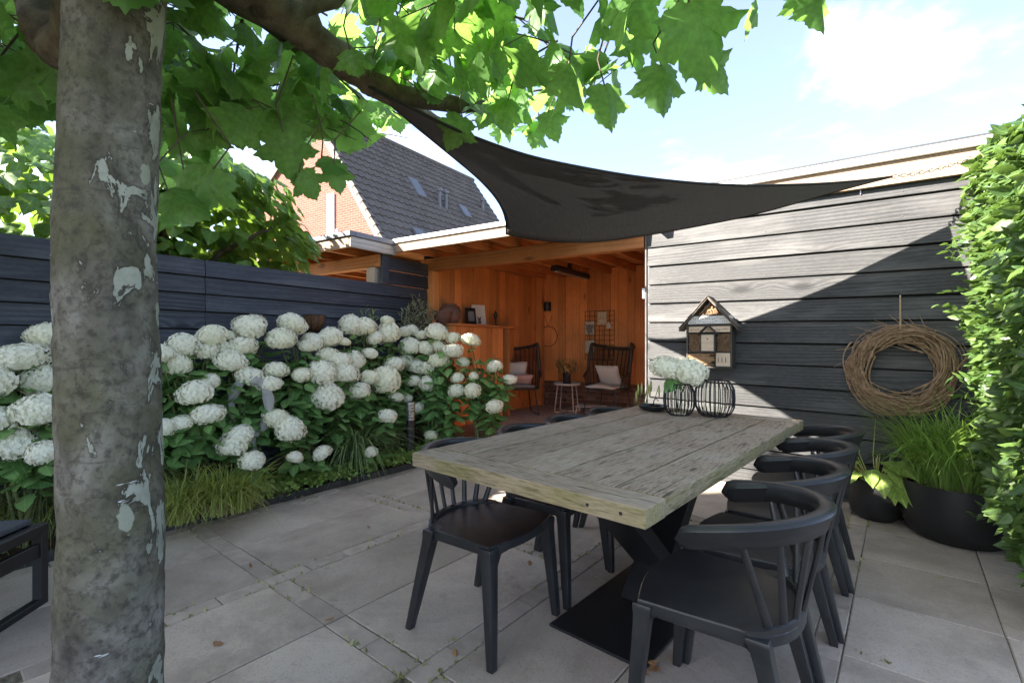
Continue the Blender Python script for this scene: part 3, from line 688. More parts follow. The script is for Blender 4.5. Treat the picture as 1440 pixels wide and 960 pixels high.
BR = [([CROT, wp(300,-60,1.42), wp(402,22,1.62), wp(478,84,1.85), wp(556,134,2.12), wp(690,150,2.6)], [.10,.075,.066,.058,.05,.03]),
      ([CROT-Vector((0,0,.2)), wp(92,66,1.42), wp(58,18,1.52), wp(20,-60,1.7), wp(-200,-90,2.2)], [.085,.062,.06,.05,.03]),
      ([CROT, (-.5,1.0,2.42), (.15,.8,2.46), (.9,.7,2.48)], [.085,.06,.05,.03]),
      ([CROT, (-1.6,.8,2.42), (-2.3,.5,2.46)], [.08,.05,.03]),
      ([CROT, (-.9,1.9,2.46), (-.6,2.6,2.52), (-.3,3.1,2.55)], [.085,.06,.045,.025]),
      ([wp(402,22,1.62), (-.35,1.75,2.62), (.35,1.8,2.70), (.95,1.6,2.68)], [.05,.04,.03,.018])]
for pts, rs in BR: limb('branch', pts, rs)
BX = [(-300,240),(0,205),(60,200),(95,190),(232,300),(300,322),(345,240),(390,205),(432,225),(470,222),(520,218),(560,205),(600,195),(660,212),(700,205),(760,222),(790,190),(815,142),(860,168),(900,150),(935,118),(1000,122),(1022,92),(1036,25),(1046,-30),(2000,-30)]
def bnd(x): return float(np.interp(x, [q[0] for q in BX], [q[1] for q in BX]))
items = []; twigs = MB(); nseg = 0
def ok(p, pad):
    if p[1] < .3: return True
    q = px(p); r_ = pad*F/p[1]*.45
    if q[1]+r_ > bnd(q[0]) or (q[1]+r_ > bnd(q[0]+r_*.7)): return False
    if p[1] < 1.42 and 60 < q[0] < 275 and q[1] > -25: return False
    if p[1] < 1.0 and q[1] > -10: return False
    for (ax, ay, bx_, by_, Yb) in ((345,-10,425,38,1.65),(425,38,492,98,1.85),(88,72,50,-10,1.5),(505,112,600,165,2.5),(600,165,700,208,2.9)):
        if p[1] < Yb+.05:
            tt = max(0, min(1, ((q[0]-ax)*(bx_-ax)+(q[1]-ay)*(by_-ay))/((bx_-ax)**2+(by_-ay)**2)))
            if math.hypot(q[0]-ax-tt*(bx_-ax), q[1]-ay-tt*(by_-ay)) < (26 if Yb < 2 else 8)+r_*.6: return False
    return True
for tw in range(640):
    # more twigs where the crown is seen, fewer overhead
    X = RNG.uniform(-3.9, 1.5); Y = RNG.uniform(.0, 3.3)
    if Y < .95: continue
    if tw >= 560: X = RNG.uniform(-1.8, -.1); Y = RNG.uniform(2.2, 3.3)
    z = 2.32+abs(RNG.normal())*.2+(.12*max(0, Y-2))
    if X > 1.0 and RNG.random() < .4: continue
    if Y > 2.7 and RNG.random() < .35: continue
    if X > .35 and Y > 2.3: continue
    if X < -1.3 and Y > 2.6: continue
    a = RNG.uniform(0, 6.28); L = RNG.uniform(.35, .8); d = np.array((math.cos(a), math.sin(a), RNG.uniform(-.45, .15))); p0 = np.array((X, Y, z)); pts = [p0+d*L*k/5+np.array((0,0,-.10*(k/5)**2)) for k in range(6)]
    if not all(ok(p, .05) for p in pts): continue
    twigs.tube([Vector(p-np.array(TP)) for p in pts], [.006-.0008*k for k in range(6)], 4, False)
    nl = RNG.integers(5, 10)
    for k in range(nl):
        t_ = (k+.6)/nl; p = p0+d*L*t_+np.array((0,0,-.10*t_*t_)); sd = 1 if k % 2 else -1
        out = np.array((-d[1], d[0], 0))*sd*RNG.uniform(.3, 1)+d*.4+np.array((0,0,-RNG.uniform(.1,.5)))
        pe = p+out/np.linalg.norm(out)*RNG.uniform(.04, .09)
        tip = out*np.array((1,1,.5))+np.array((RNG.normal()*.25, RNG.normal()*.25, -RNG.uniform(.15, 1.3)))
        s = RNG.uniform(.105, .185); tipn = tip/np.linalg.norm(tip)
        if not (ok(pe+tipn*s*.6, s) and ok(pe, s*.5)): continue
        nrm = np.array((RNG.normal()*.5, RNG.normal()*.5, 1.0))
        twigs.tube([Vector(p-np.array(TP)), Vector(pe-np.array(TP))], .0022, 3, False)
        items.append((int(RNG.integers(0, len(PM))), frame(pe, tip, nrm, s, RNG.uniform(.9,1.1))))
# single leaves that hang clear of the crown
for x, y, Y, s, tip, nrm in [(398,186,1.75,.19,(.1,.15,-1),(.2,-1,.25)), (236,268,1.55,.18,(.75,.0,-.5),(.1,-.8,.6)), (420,243,1.8,.13,(.5,.1,-.8),(-.2,-1,.2)), (452,222,1.8,.12,(.6,.1,-.3),(-.1,-.6,.6)),
        (470,232,1.82,.12,(.2,.1,-1),(.4,-1,.2)), (968,4,1.3,.235,(.45,.1,-.9),(-.1,-1,.2)), (1064,-2,1.28,.11,(.05,.1,-1),(.9,-.5,.2)), (1150,-14,1.25,.12,(.2,.1,-.7),(.1,-.9,.3)), (1125,-22,1.3,.12,(.3,.1,-.6),(.1,-.9,.3)),
        (930,92,1.5,.17,(.1,.1,-1),(.1,-1,.1)), (985,78,1.4,.15,(.7,.0,-.6),(.1,-1,.2)), (300,238,1.6,.18,(-.5,.0,-.8),(.1,-1,.3)), (258,238,1.7,.17,(.2,.0,-.9),(-.5,-1,.3)), (492,70,1.7,.12,(.3,-.1,-.9),(.2,-1,.3)),
        (770,158,2.2,.15,(.4,0,-.8),(.1,-1,.3)), (715,140,2.2,.15,(-.3,0,-.8),(.1,-1,.3)), (650,165,2.1,.17,(-.4,0,-.8),(.3,-1,.3)), (850,120,1.7,.18,(.2,0,-.9),(.3,-1,.3)), (800,90,1.6,.18,(.3,0,-.9),(.5,-1,.2))]:
    p = np.array(wp(x, y, Y)); items.append((int(RNG.integers(0, 3)), frame(p, tip, nrm, s*.9)))
    twigs.tube([Vector(p)-TP, Vector(p)-TP+Vector((JIT(.04), JIT(.04), .09)), Vector(p)-TP+Vector((JIT(.1), JIT(.1), .22))], .003, 4, False)
o = twigs.build('twigs', M['twig_dark'], tree); o['kind'] = 'stuff'
foliage(tree, items, PM, M['plane_leaf'], 300)
print('plane leaves', len(items))

# ------------------------------------------------------------------ round headed tree behind the fence
M['lime_leaf'] = leafmat('large_heart_leaf', (.07,.155,.035), (.14,.25,.06), trans=(.30,.48,.06), tmix=.38, rough=.4, veins=True)
LM = [(T, tmesh('leaf', T, M['lime_leaf'])) for T in HT]
lt = thing('garden_tree', 'leafy garden tree with large heart shaped leaves behind the fence', 'tree', (-3.35, 4.75, 0))
limb('trunk', [(-3.35,4.75,0),(-3.33,4.74,.9),(-3.36,4.75,1.7)], [.09,.075,.07], parent=lt, mat=M['bark'])
for k in range(6):
    a = k*1.05; limb('branch', [(-3.36,4.75,1.65),(-3.36+.5*math.cos(a),4.75+.5*math.sin(a),2.1),(-3.36+1.0*math.cos(a),4.75+.9*math.sin(a),2.35)], [.045,.03,.012], 8, parent=lt)
items = []
for c, rad, n in [((-2.62,4.30,2.22),(.92,.75,.72),1500), ((-3.95,4.15,2.28),(1.15,.9,.78),1400), ((-3.3,4.9,2.5),(1.0,.9,.75),500)]:
    for k in range(n):
        u = rv(); r_ = RNG.uniform(.72, 1.03)
        u_ = u*(1+.12*math.sin(5*u[0]+3*u[2])); p = np.array(c)+u_*np.array(rad)*r_
        if p[2] < 1.55: continue
        # keep clear of the fence line
        off = (p[0]+1.078)*.8387+(p[1]-6.138)*-.5446
        if off > -.16 and (p[2] < 2.06 or off > .10): continue
        q = px(p)
        if q[0] > 392 and q[1] < 150: continue
        tip = u*np.array((.8,.8,.2))+np.array((0,0,-.75))+rv()*.3; nrm = u*.8+np.array((0,0,.7))+rv()*.35
        items.append((int(RNG.integers(0,3)), frame(p, tip, nrm, RNG.uniform(.10,.175))))
foliage(lt, items, LM, M['lime_leaf'], 300)

# ------------------------------------------------------------------ hedge on the right
M['hedge_leaf'] = leafmat('hedge_leaf', (.03,.075,.02), (.105,.17,.04), trans=(.17,.29,.05), tmix=.36, rough=.4, veins=True)
HM = [(T, tmesh('leaf', T, M['hedge_leaf'])) for T in OT]
hb = Vector((*p2w(.62, 3.6), 0)); hedge = thing('hedge', 'tall clipped leafy hedge at the right edge beside the black pots', 'hedge', hb)
items = []
from mathutils import noise as mnz
def hx(y, z): return .36+.17*max(0, 1-z/.55)+.09*mnz.noise(Vector((y*2.2, z*2.2, 3)))+.05*mnz.noise(Vector((y*5, z*5, 9)))+.10*max(0, z-2.0)
for k in range(8600):
    y = RNG.uniform(2.85, 4.36); zt_h = 2.10+.24*(y-2.9)+.05*math.sin(y*9); z = RNG.uniform(.06, zt_h); dp = abs(RNG.normal())*.10 if RNG.random() < .8 else RNG.uniform(0, .5)
    x = hx(y, z)+dp; out = np.array((-.77, .63, 0)); 
    if RNG.random() < .16: z = zt_h-.03+RNG.normal()*.04; x = RNG.uniform(.4, 1.0); out = np.array((0,0,1.))
    p = np.array((*p2w(x, y), z)); tip = out*RNG.uniform(.4,1)+rv()*.6+np.array((0,0,-.25)); nrm = np.array((0,0,.8))+out*.6+rv()*.75
    items.append((int(RNG.integers(0,3)), frame(p, tip, nrm, RNG.uniform(.038,.085), RNG.uniform(.85,1.25))))
for k in range(34):    # young shoots that stick out
    y = RNG.uniform(3.0, 4.25); z = RNG.uniform(.3, 2.1); b0 = np.array((*p2w(hx(y, z), y), z)); d = np.array((-.75, .35, .35))+rv()*.5; d /= np.linalg.norm(d)
    for j in range(6):
        items.append((int(RNG.integers(0,3)), frame(b0+d*.03*j, d+rv()*.8, np.array((0,0,1))+rv()*.4, RNG.uniform(.035,.06))))
foliage(hedge, items, HM, M['hedge_leaf'], 300)
hst = MB()
for k in range(16):
    y = 2.85+k*.09; a = Vector((*p2w(.68+JIT(.08), y), 0))-hb
    hst.tube([a, a+Vector((JIT(.1),JIT(.1),.9)), a+Vector((JIT(.15),JIT(.15),1.8))], [.016,.012,.006], 6)
    for j in range(6):
        z = .3+j*.33; p = a+Vector((JIT(.06),JIT(.06),z)); q = Vector((*p2w(hx(y, z)+.06, y+JIT(.15)), z+.15))-hb; hst.tube([p, p.lerp(q,.5)+Vector((0,0,.03)), q], [.006,.004,.002], 4)
hst.build('stems', M['twig_dark'], hedge)['kind'] = 'stuff'

# ------------------------------------------------------------------ hydrangeas
def petalmat():
    t = NT('hydrangea_petal'); r = t.n('ShaderNodeObjectInfo').outputs['Random']; a = t.n('ShaderNodeAttribute', attribute_name='tint').outputs['Fac']
    col = t.mix(t.math('MULTIPLY', a, .75), (.93,.90,.80), (.83,.84,.60)); col = t.mix(t.ramp(r, [(.45, 0), (1, .65)]), col, (.84,.82,.60))
    t.set(col, .7, .2); tb = t.n('ShaderNodeBsdfTranslucent'); t.val((.85,.85,.68), tb.inputs[0]); m_ = t.n('ShaderNodeMixShader'); m_.inputs[0].default_value = .28
    t.l(t.b.outputs[0], m_.inputs[1]); t.l(tb.outputs[0], m_.inputs[2]); t.l(m_.outputs[0], t.out.inputs[0]); return t.m
M['petal'] = petalmat(); M['flower_core'] = plain('flower_core', (.78,.77,.66), (.68,.70,.52), 30, .9, .3)
def head(seed, n=260, flat=.82):
    rg = np.random.default_rng(seed); vs = []; fs = []; ti = []
    for k in range(n):
        t_ = (k+.5)/n; z = 1-1.78*t_; r_ = math.sqrt(max(0, 1-z*z)); a = k*2.39996+rg.normal()*.12; u = np.array((r_*math.cos(a), r_*math.sin(a), z))
        lump = 1+.07*math.sin(3*a+seed)*r_+.05*math.sin(5*z+seed*2)+rg.normal()*.035
        c = u*lump*np.array((1,1,flat)); n_ = u+rg.normal(size=3)*.2; n_ /= np.linalg.norm(n_); x = np.cross(n_, (0.3,.5,.8)); x /= np.linalg.norm(x); y = np.cross(n_, x); s = rg.uniform(.088,.128); ph = rg.uniform(0, 1.57); tv = np.clip(rg.uniform(0,.35)+.55*max(0,-z), 0, 1)
        for q in range(4):
            e = ph+q*math.pi/2; d = x*math.cos(e)+y*math.sin(e); w_ = -x*math.sin(e)+y*math.cos(e); b = len(vs)
            vs += [c, c+d*s*.62+w_*s*.48+n_*s*.16, c+d*s*1.05+n_*s*rg.uniform(.02,.3), c+d*s*.62-w_*s*.48+n_*s*.16]; fs.append((b,b+1,b+2,b+3)); ti += [tv+.15*(1 if i == 0 else 0) for i in range(4)]
    nb_ = len(vs)
    me = bpy.data.meshes.new('flower_head'); m = MB(); prof = [(.86*math.sin(q*math.pi/9), -.86*flat*math.cos(q*math.pi/9)) for q in range(1, 9)]; m.lathe(prof, 14, cap0=True, cap1=True)
    me.from_pydata([tuple(v) for v in vs]+m.v, [], fs+[tuple(i+nb_ for i in f) for f in m.f]); me.materials.append(M['petal']); me.materials.append(M['flower_core'])
    at = me.attributes.new('tint', 'FLOAT', 'POINT'); at.data.foreach_set('value', np.array(ti+[1.0]*len(m.v), dtype='f'))
    idx = np.zeros(len(me.polygons), dtype='i'); idx[len(fs):] = 1; me.polygons.foreach_set('material_index', idx); me.polygons.foreach_set('use_smooth', [True]*len(me.polygons)); me.update(); return me
HEADS = [head(s, 400+25*s) for s in range(5)]
M['hyd_leaf'] = leafmat('hydrangea_leaf', (.10,.215,.065), (.19,.33,.105), trans=(.34,.58,.11), tmix=.3, rough=.42, veins=True, spec=.4)
YM = [(T, tmesh('leaf', T, M['hyd_leaf'])) for T in [template([(x*1.28, y) for x, y in OV_HALF], (0,.38), lambda x, y, c=c, s=s: -s*abs(x)-c*(y-.15)**2+.02*math.sin(14*y)*abs(x)*6) for c, s in [(.25,.3),(.5,.15),(.1,.45)]]]
def Yf(x):
    r = (x-CX)/F
    if x > 575: return 5.62
    return 6.138-.8387*(6.138*r+1.078)/(.8387*r-.5446)
def Yk(x): r = (x-CX)/F; return min(5.15, -3.73/(.7771*r-.6293))
crop = [(98,230,52),(208,192,52),(185,250,38),(348,160,58),(250,245,40),(322,235,48),(278,287,50),(75,300,50),(20,255,40),(350,345,52),(447,322,42),(425,375,40),(145,407,58),(200,362,32),(192,485,52),(90,520,38),(30,535,36),
 (465,205,50),(508,148,50),(585,215,42),(650,200,45),(640,268,38),(545,338,32),(620,330,52),(690,285,40),(738,285,42),(710,335,46),(640,420,60),(450,502,44),(502,542,52),(310,565,50),(285,605,52),(360,660,45),(620,632,35),(520,648,28),(805,628,25),
 (728,152,42),(780,160,46),(868,185,46),(865,138,24),(820,200,30),(950,232,40),(802,258,26),(890,300,40),(935,285,30),(860,358,56),(800,350,35),(760,400,42),(900,423,26),(940,425,20),(868,494,32),(978,462,25),(1020,372,36),(962,362,28),(975,305,35),(1010,240,32),(1010,315,35),(1058,285,36),(1058,230,32),(1052,178,38),(1112,250,36),(1110,200,28),(995,190,24),(958,172,26),(930,180,25),
 (1180,208,34),(1150,290,24),(1190,343,18),(1130,350,26),(1126,400,28),(1185,397,32),(1268,308,30),(1268,456,30),(1325,355,26),(1030,565,24),(265,190,26),(705,215,22),(560,230,30)]
BL = [(220+x/2.667, 400+y/2.667, r/2.667) for x, y, r in crop]+[(x/1.7146, 400+y/1.7146, r/1.7146) for x, y, r in [(45,178,50),(102,230,45),(120,125,42),(92,305,50),(30,382,42),(107,405,33),(-30,240,50),(-20,330,45)]]
SH = [(30, 'white hydrangea bush left of the plane trunk, above the lounge bench'), (262, 'white hydrangea bush just right of the plane trunk'), (345, 'white hydrangea bush around the grey stone ring'),
      (425, 'white hydrangea bush under the coir wall basket'), (488, 'white hydrangea bush with the big cream cluster above the arching sedge'), (548, 'white hydrangea bush in front of the small leafy sprig at the fence'),
      (610, 'white hydrangea bush in front of the silvery olive shrub, beside the bollard light'), (682, 'white hydrangea bush at the veranda end of the bed')]
shrubs = []
for x, lab in SH:
    Y = .5*(Yf(x)+Yk(x)); shrubs.append(thing('hydrangea_bush', lab, 'hydrangea', ((x-CX)/F*Y, Y, .03), 0, 'hydrangea bushes along the fence'))
LV = [[] for _ in SH]; STM = [MB() for _ in SH]
def stem(si, top, leaves, size=1.0):
    b_ = np.array(shrubs[si].location); base = b_+np.array((JIT(.12), JIT(.12), 0)); mid = base*.45+top*.55+np.array((JIT(.03), JIT(.03), .06)); mid[:2] = base[:2]*.6+top[:2]*.4
    pts = []
    for k in range(8): t_ = k/7; pts.append((1-t_)**2*base+2*t_*(1-t_)*mid+t_*t_*top)
    STM[si].tube([Vector(p-b_) for p in pts], [.0065]*4+[.005]*4, 5, False)
    az = RNG.uniform(0, 6.28)
    for k in range(leaves):
        t_ = .98-.11*k-RNG.uniform(0,.03)
        if t_ < .15: break
        p = (1-t_)**2*base+2*t_*(1-t_)*mid+t_*t_*top
        if p[2] < .12: break
        az += 1.57
        for sgn in (0, math.pi):
            a = az+sgn+RNG.normal()*.25; d = np.array((math.cos(a), math.sin(a), RNG.uniform(-.55,.15))); s = RNG.uniform(.10,.155)*(1-.25*(k == 0))*size
            off = ((p+d*s)[0]+1.078)*.8387+((p+d*s)[1]-6.138)*-.5446
            if off < .05 and (p[1] < 6.1): continue
            LV[si].append((int(RNG.integers(0,3)), frame(p+d*.03, d, np.array((RNG.normal()*.3, RNG.normal()*.3, 1)), s)))
for x, y, r in BL:
    f_ = min(1, max(0, (640-y)/185)); a, c = Yk(x), Yf(x); Y = a+(c-a)*f_*.66+JIT(.06)
    if x > 560: Y = 5.02+.45*f_+JIT(.1)
    p = np.array(wp(x, y, Y)); rad = r*Y/F; si = int(np.argmin([abs(x-q[0]) for q in SH])); b_ = np.array(shrubs[si].location)
    rad *= 1.02; hd = link('flower_head', HEADS[random.randrange(5)], shrubs[si], loc=Vector(p-b_), rot=(JIT(.35), JIT(.35), random.uniform(0,6.28)), scale=(rad*random.uniform(.93,1.08), rad*random.uniform(.93,1.08), rad*random.uniform(.82,1.06)))
    stem(si, p-np.array((0,0,rad*.55)), 5)
for k in range(330):    # shoots without a flower fill the bushes
    x = RNG.uniform(-40, 715); y = RNG.uniform(478, 610)
    if x > 640 and y < 495: continue
    if 355 < x < 392 and 548 < y: continue
    f_ = min(1, max(0, (640-y)/185)); Y = Yk(x)+(Yf(x)-Yk(x))*f_*.7+.10+JIT(.12)
    if x > 560: Y = 5.05+.5*f_+JIT(.12)
    p = np.array(wp(x, y, Y)); si = int(np.argmin([abs(x-q[0]) for q in SH])); stem(si, p, 4)
for si, s_ in enumerate(shrubs):
    foliage(s_, LV[si], YM, M['hyd_leaf'], 130); STM[si].build('stems', M['stem'], s_)['kind'] = 'stuff'

# ------------------------------------------------------------------ grasses and ground cover
def blades(name, c, n, L, spread, w, mat, parent, droop=.6, lean=(0,0), base=.05, seg=6, up=.9, org=(0,0,0)):
    vs = []; fs = []; ti = []
    for k in range(n):
        a = RNG.uniform(0, 6.28); rb = base*math.sqrt(RNG.random()); p = np.array((c[0]+rb*math.cos(a), c[1]+rb*math.sin(a), c[2])); l = L*RNG.uniform(.55,1.1); a2 = a+RNG.normal()*.5
        h = np.array((math.cos(a2)*spread+lean[0], math.sin(a2)*spread+lean[1], 0))*RNG.uniform(.25,1.15); d = np.array((0,0,up))+h*.45; side = np.array((-math.sin(a2), math.cos(a2), 0)); b = len(vs); tv = RNG.random(); dr = droop*RNG.uniform(.4,1.3)
        for i in range(seg+1):
            t_ = i/seg; q = p+l*(d*t_+h*t_*t_*.7+np.array((0,0,-dr*t_**2.4))); q[2] = max(q[2], .012); ww = w*(1-t_**1.8)*.5+.0004
            vs += [q-side*ww+np.array((0,0,ww*.4)), q+side*ww+np.array((0,0,ww*.4))]; ti += [tv, tv]
        for i in range(seg): fs.append((b+2*i, b+2*i+1, b+2*i+3, b+2*i+2))
    me = bpy.data.meshes.new(name); me.from_pydata([tuple(v-np.array(org)) for v in vs], [], fs); a_ = me.attributes.new('tint', 'FLOAT', 'POINT'); a_.data.foreach_set('value', np.array(ti, dtype='f')); me.materials.append(mat)
    me.polygons.foreach_set('use_smooth', [True]*len(fs)); o = link(name, me, parent); o['kind'] = 'stuff'; return o
M['hakone'] = leafmat('yellow_green_grass', (.22,.30,.06), (.45,.48,.14), trans=(.38,.44,.08), tmix=.35, veins=False, rough=.5)
M['dry_blade'] = leafmat('straw_blade', (.34,.26,.13), (.45,.36,.19), trans=(.4,.32,.15), tmix=.25, veins=False, rough=.6)
M['sedge'] = leafmat('dark_green_sedge', (.10,.17,.06), (.28,.36,.16), trans=(.3,.42,.12), tmix=.3, veins=False, rough=.4)
M['potgrass'] = leafmat('fresh_green_grass', (.12,.24,.045), (.28,.42,.10), trans=(.38,.58,.10), tmix=.38, veins=False, rough=.42)
for x, Y, n, lab in [(290, 3.34, 1, 'yellow green grass clump spilling over the edging right of the trunk'), (30, 2.98, 1, 'yellow green grass clump left of the trunk behind the lounge bench')]:
    c = Vector(((x-CX)/F*Y, Y, .03)); g_ = thing('ornamental_grass', lab, 'grass', c, 0, 'yellow green grass clumps')
    for j in range(11):
        cc = c+Vector((.5446,.8387,0))*JIT(.30)+Vector((.8387,-.5446,0))*JIT(.10); blades('blades', cc, 120, .60, .55, .0095, M['hakone'], g_, .62, lean=(.12,-.2), base=.09, org=c)
        blades('dry_blades', cc, 14, .40, .95, .006, M['dry_blade'], g_, .9, lean=(.12,-.25), base=.07, org=c)
c = Vector(((500-CX)/F*4.62, 4.62, .03)); g_ = thing('sedge_clump', 'arching dark green sedge clump between the hydrangeas', 'grass', c)
blades('blades', c, 420, .92, .72, .0125, M['sedge'], g_, .85, lean=(.05,-.12), base=.07, seg=8, org=c, up=1.0)
# creeping ground cover along the edging
M['cover_leaf'] = leafmat('creeping_leaf', (.17,.29,.06), (.32,.44,.11), trans=(.35,.5,.1), tmix=.25, veins=False)
gi = []
for k in range(15000):
    y = RNG.uniform(.2, 4.1); x = bed_x-.03-RNG.beta(1.1, 1.6)*.52; X, Y = p2w(x, y)
    dens = mnz.noise(Vector((x*3, y*3, 1)))+.35+.35*(1 if y > 1.35 else -.5)
    if RNG.random() > dens: continue
    if RNG.random() < .05: X, Y = p2w(bed_x+abs(RNG.normal())*.035, y)
    z = .06+RNG.uniform(0,.075)+.03*max(0, mnz.noise(Vector((X*5, Y*5, 4)))); gi.append((OT[int(RNG.integers(0,3))], frame(np.array((X, Y, z)), rv()*np.array((1,1,.5)), np.array((0,0,1))+rv()*.5, RNG.uniform(.018,.042), 1.35)))
o = mass('ground_cover', gi, M['cover_leaf'], None); tag(o, 'creeping bright green ground cover along the black edging', 'ground cover', kind='stuff')
# moss and weeds in the joints
M['moss'] = leafmat('joint_moss', (.18,.19,.06), (.38,.36,.17), trans=(.3,.3,.1), tmix=.2, veins=False)
gi = []
for k in range(5200):
    if RNG.random() < .5: x = random.choice(xs)+random.choice((-.05,.05)); y = RNG.uniform(.6, 4.4)
    else: x = RNG.uniform(-3.7, 2.5); y = random.choice([1.17+1.12*q for q in range(0, 3)])+random.choice((-.05,.05))
    if mnz.noise(Vector((x*2.1, y*2.1, 7))) < .02: continue
    X, Y = p2w(x+RNG.normal()*.006, y+RNG.normal()*.006); gi.append((OT[0], frame(np.array((X, Y, -.002)), rv()+np.array((0,0,.6)), np.array((0,0,1))+rv(), RNG.uniform(.008,.026), 1)))
o = mass('joint_moss', gi, M['moss'], None); tag(o, 'pale moss and weeds growing in the paving joints', 'moss', kind='stuff')

# ================================================================== SHADE SAIL
def resample(pts, n, y0, y1):
    P = np.array(pts, float); d = np.r_[0, np.cumsum(np.linalg.norm(np.diff(P, axis=0), axis=1))]; d /= d[-1]; u = np.linspace(0, 1, n)
    X = np.interp(u, d, P[:,0]); Y_ = np.interp(u, d, P[:,1])
    for _ in range(6): X[1:-1] = .25*X[:-2]+.5*X[1:-1]+.25*X[2:]; Y_[1:-1] = .25*Y_[:-2]+.5*Y_[1:-1]+.25*Y_[2:]
    D = 1/(1/y0+(1/y1-1/y0)*u); return np.array([wp(a, b, c) for a, b, c in zip(X, Y_, D)])
YA, YB, YC = 1.95, 3.19, 4.33; NU, NV = 60, 34
Tc = resample([(512,118),(545,134),(586,156),(640,183),(690,202),(732,217),(773,227),(857,243),(919,252),(980,258),(1050,261.5),(1150,259),(1215,254),(1254,248.5)], NU, YA, YB)
Bc = resample([(712,329),(722,332),(740,335),(773,339.5),(815,341),(857,338),(919,329),(985,317),(1046,305),(1100,291),(1150,276),(1205,261),(1254,248.5)], NU, YC, YB)
Ec = resample([(512,118),(545,143),(577,171),(627,212),(673,250),(700,279),(712,302),(714.5,316),(712,329)], NV, YA, YC)
vs = []; fs = []
for j in range(NV):
    v = j/(NV-1)
    for i in range(NU):
        u = i/(NU-1); base = (1-v)*Tc[i]+v*Bc[i]; cor = Ec[j]-((1-v)*Tc[0]+v*Bc[0]); p = base+cor*(1-u)**2.2; vs.append(tuple(p))
for j in range(NV-1):
    for i in range(NU-1): fs.append((j*NU+i, j*NU+i+1, (j+1)*NU+i+1, (j+1)*NU+i))
def sailmat():
    t = NT('charcoal_sail_cloth'); uv = t.n('ShaderNodeUVMap').outputs[0]; mp_ = t.n('ShaderNodeMapping'); t.l(uv, mp_.inputs[0]); mp_.inputs['Scale'].default_value = (260, 22, 1)
    f = t.noise(mp_.outputs[0], 1, 3, .6); g = t.noise(mp_.outputs[0], 6, 3, .7); col = t.ramp(f, [(.3, (.038,.038,.038)), (.7, (.09,.09,.09))]); t.bump(g, .4, .003); t.set(col, .75, .25)
    tb = t.n('ShaderNodeBsdfTranslucent'); t.val((.17,.175,.18), tb.inputs[0]); m_ = t.n('ShaderNodeMixShader'); m_.inputs[0].default_value = .3; t.l(t.b.outputs[0], m_.inputs[1]); t.l(tb.outputs[0], m_.inputs[2]); t.l(m_.outputs[0], t.out.inputs[0]); return t.m
M['sail'] = sailmat()
sail = thing('shade_sail', 'charcoal triangular shade sail stretched from the tree to the shed roof', 'shade sail', (0,0,0))
m = MB().add(vs, fs); me = m.mesh('cloth', M['sail'], True, fix=False); uv = me.uv_layers.new(name='UVMap'); li = [l.vertex_index for l in me.loops]; uv.data.foreach_set('uv', np.array([((i % NU)/(NU-1), (i//NU)/(NV-1)) for i in li], dtype='f').ravel())
cl = link('cloth', me, sail); sm = cl.modifiers.new('thickness', 'SOLIDIFY'); sm.thickness = .003
M['hem'] = plain('black_webbing', (.014,.014,.014), (.009,.009,.009), 30, .7, .3)
for c_ in (Tc, Bc, Ec): MB().tube([Vector(p) for p in c_], .0075, 8).build('hem', M['hem'], sail, True)
M['chain'] = plain('galvanised_chain', (.38,.38,.38), (.2,.2,.2), 30, .35, .1, metal=.9)
def chain(name, a, b, n, parent, r=.011, w=.0028):
    a, b = Vector(a), Vector(b); d = (b-a)/n; t_ = d.normalized(); s1 = t_.cross(Vector((0,0,1))).normalized(); s2 = t_.cross(s1)
    for k in range(n):
        c_ = a+d*(k+.5)-Vector((0,0,.02*math.sin(math.pi*(k+.5)/n))); s_ = s1 if k % 2 else s2
        MB().tube([c_+t_*d.length*.66*math.cos(q*math.pi/6)+s_*r*math.sin(q*math.pi/6) for q in range(12)], w, 5, closed=True).build(name, M['chain'], parent, True)
hook = hit(1366, 222, SO+SN*.085, SN); tipB = Vector(Tc[-1])
chain('chain_link', tipB, hook, 17, sail)
MB().tube([hook+SN*-.05, hook, hook+Vector((0,0,-.03))], .005, 6).build('hook', M['chain'], sail)
MB().tube([Vector(Tc[0]), wp(500,108,1.93), wp(474,88,1.84)], .006, 6).build('rope', M['hem'], sail)
cpt = Vector(Bc[0]); MB().tube([cpt, VO+VX*w2v(cpt).x+VW*-.66+Vector((0,0,2.31))], .004, 6).build('rope', M['hem'], sail)

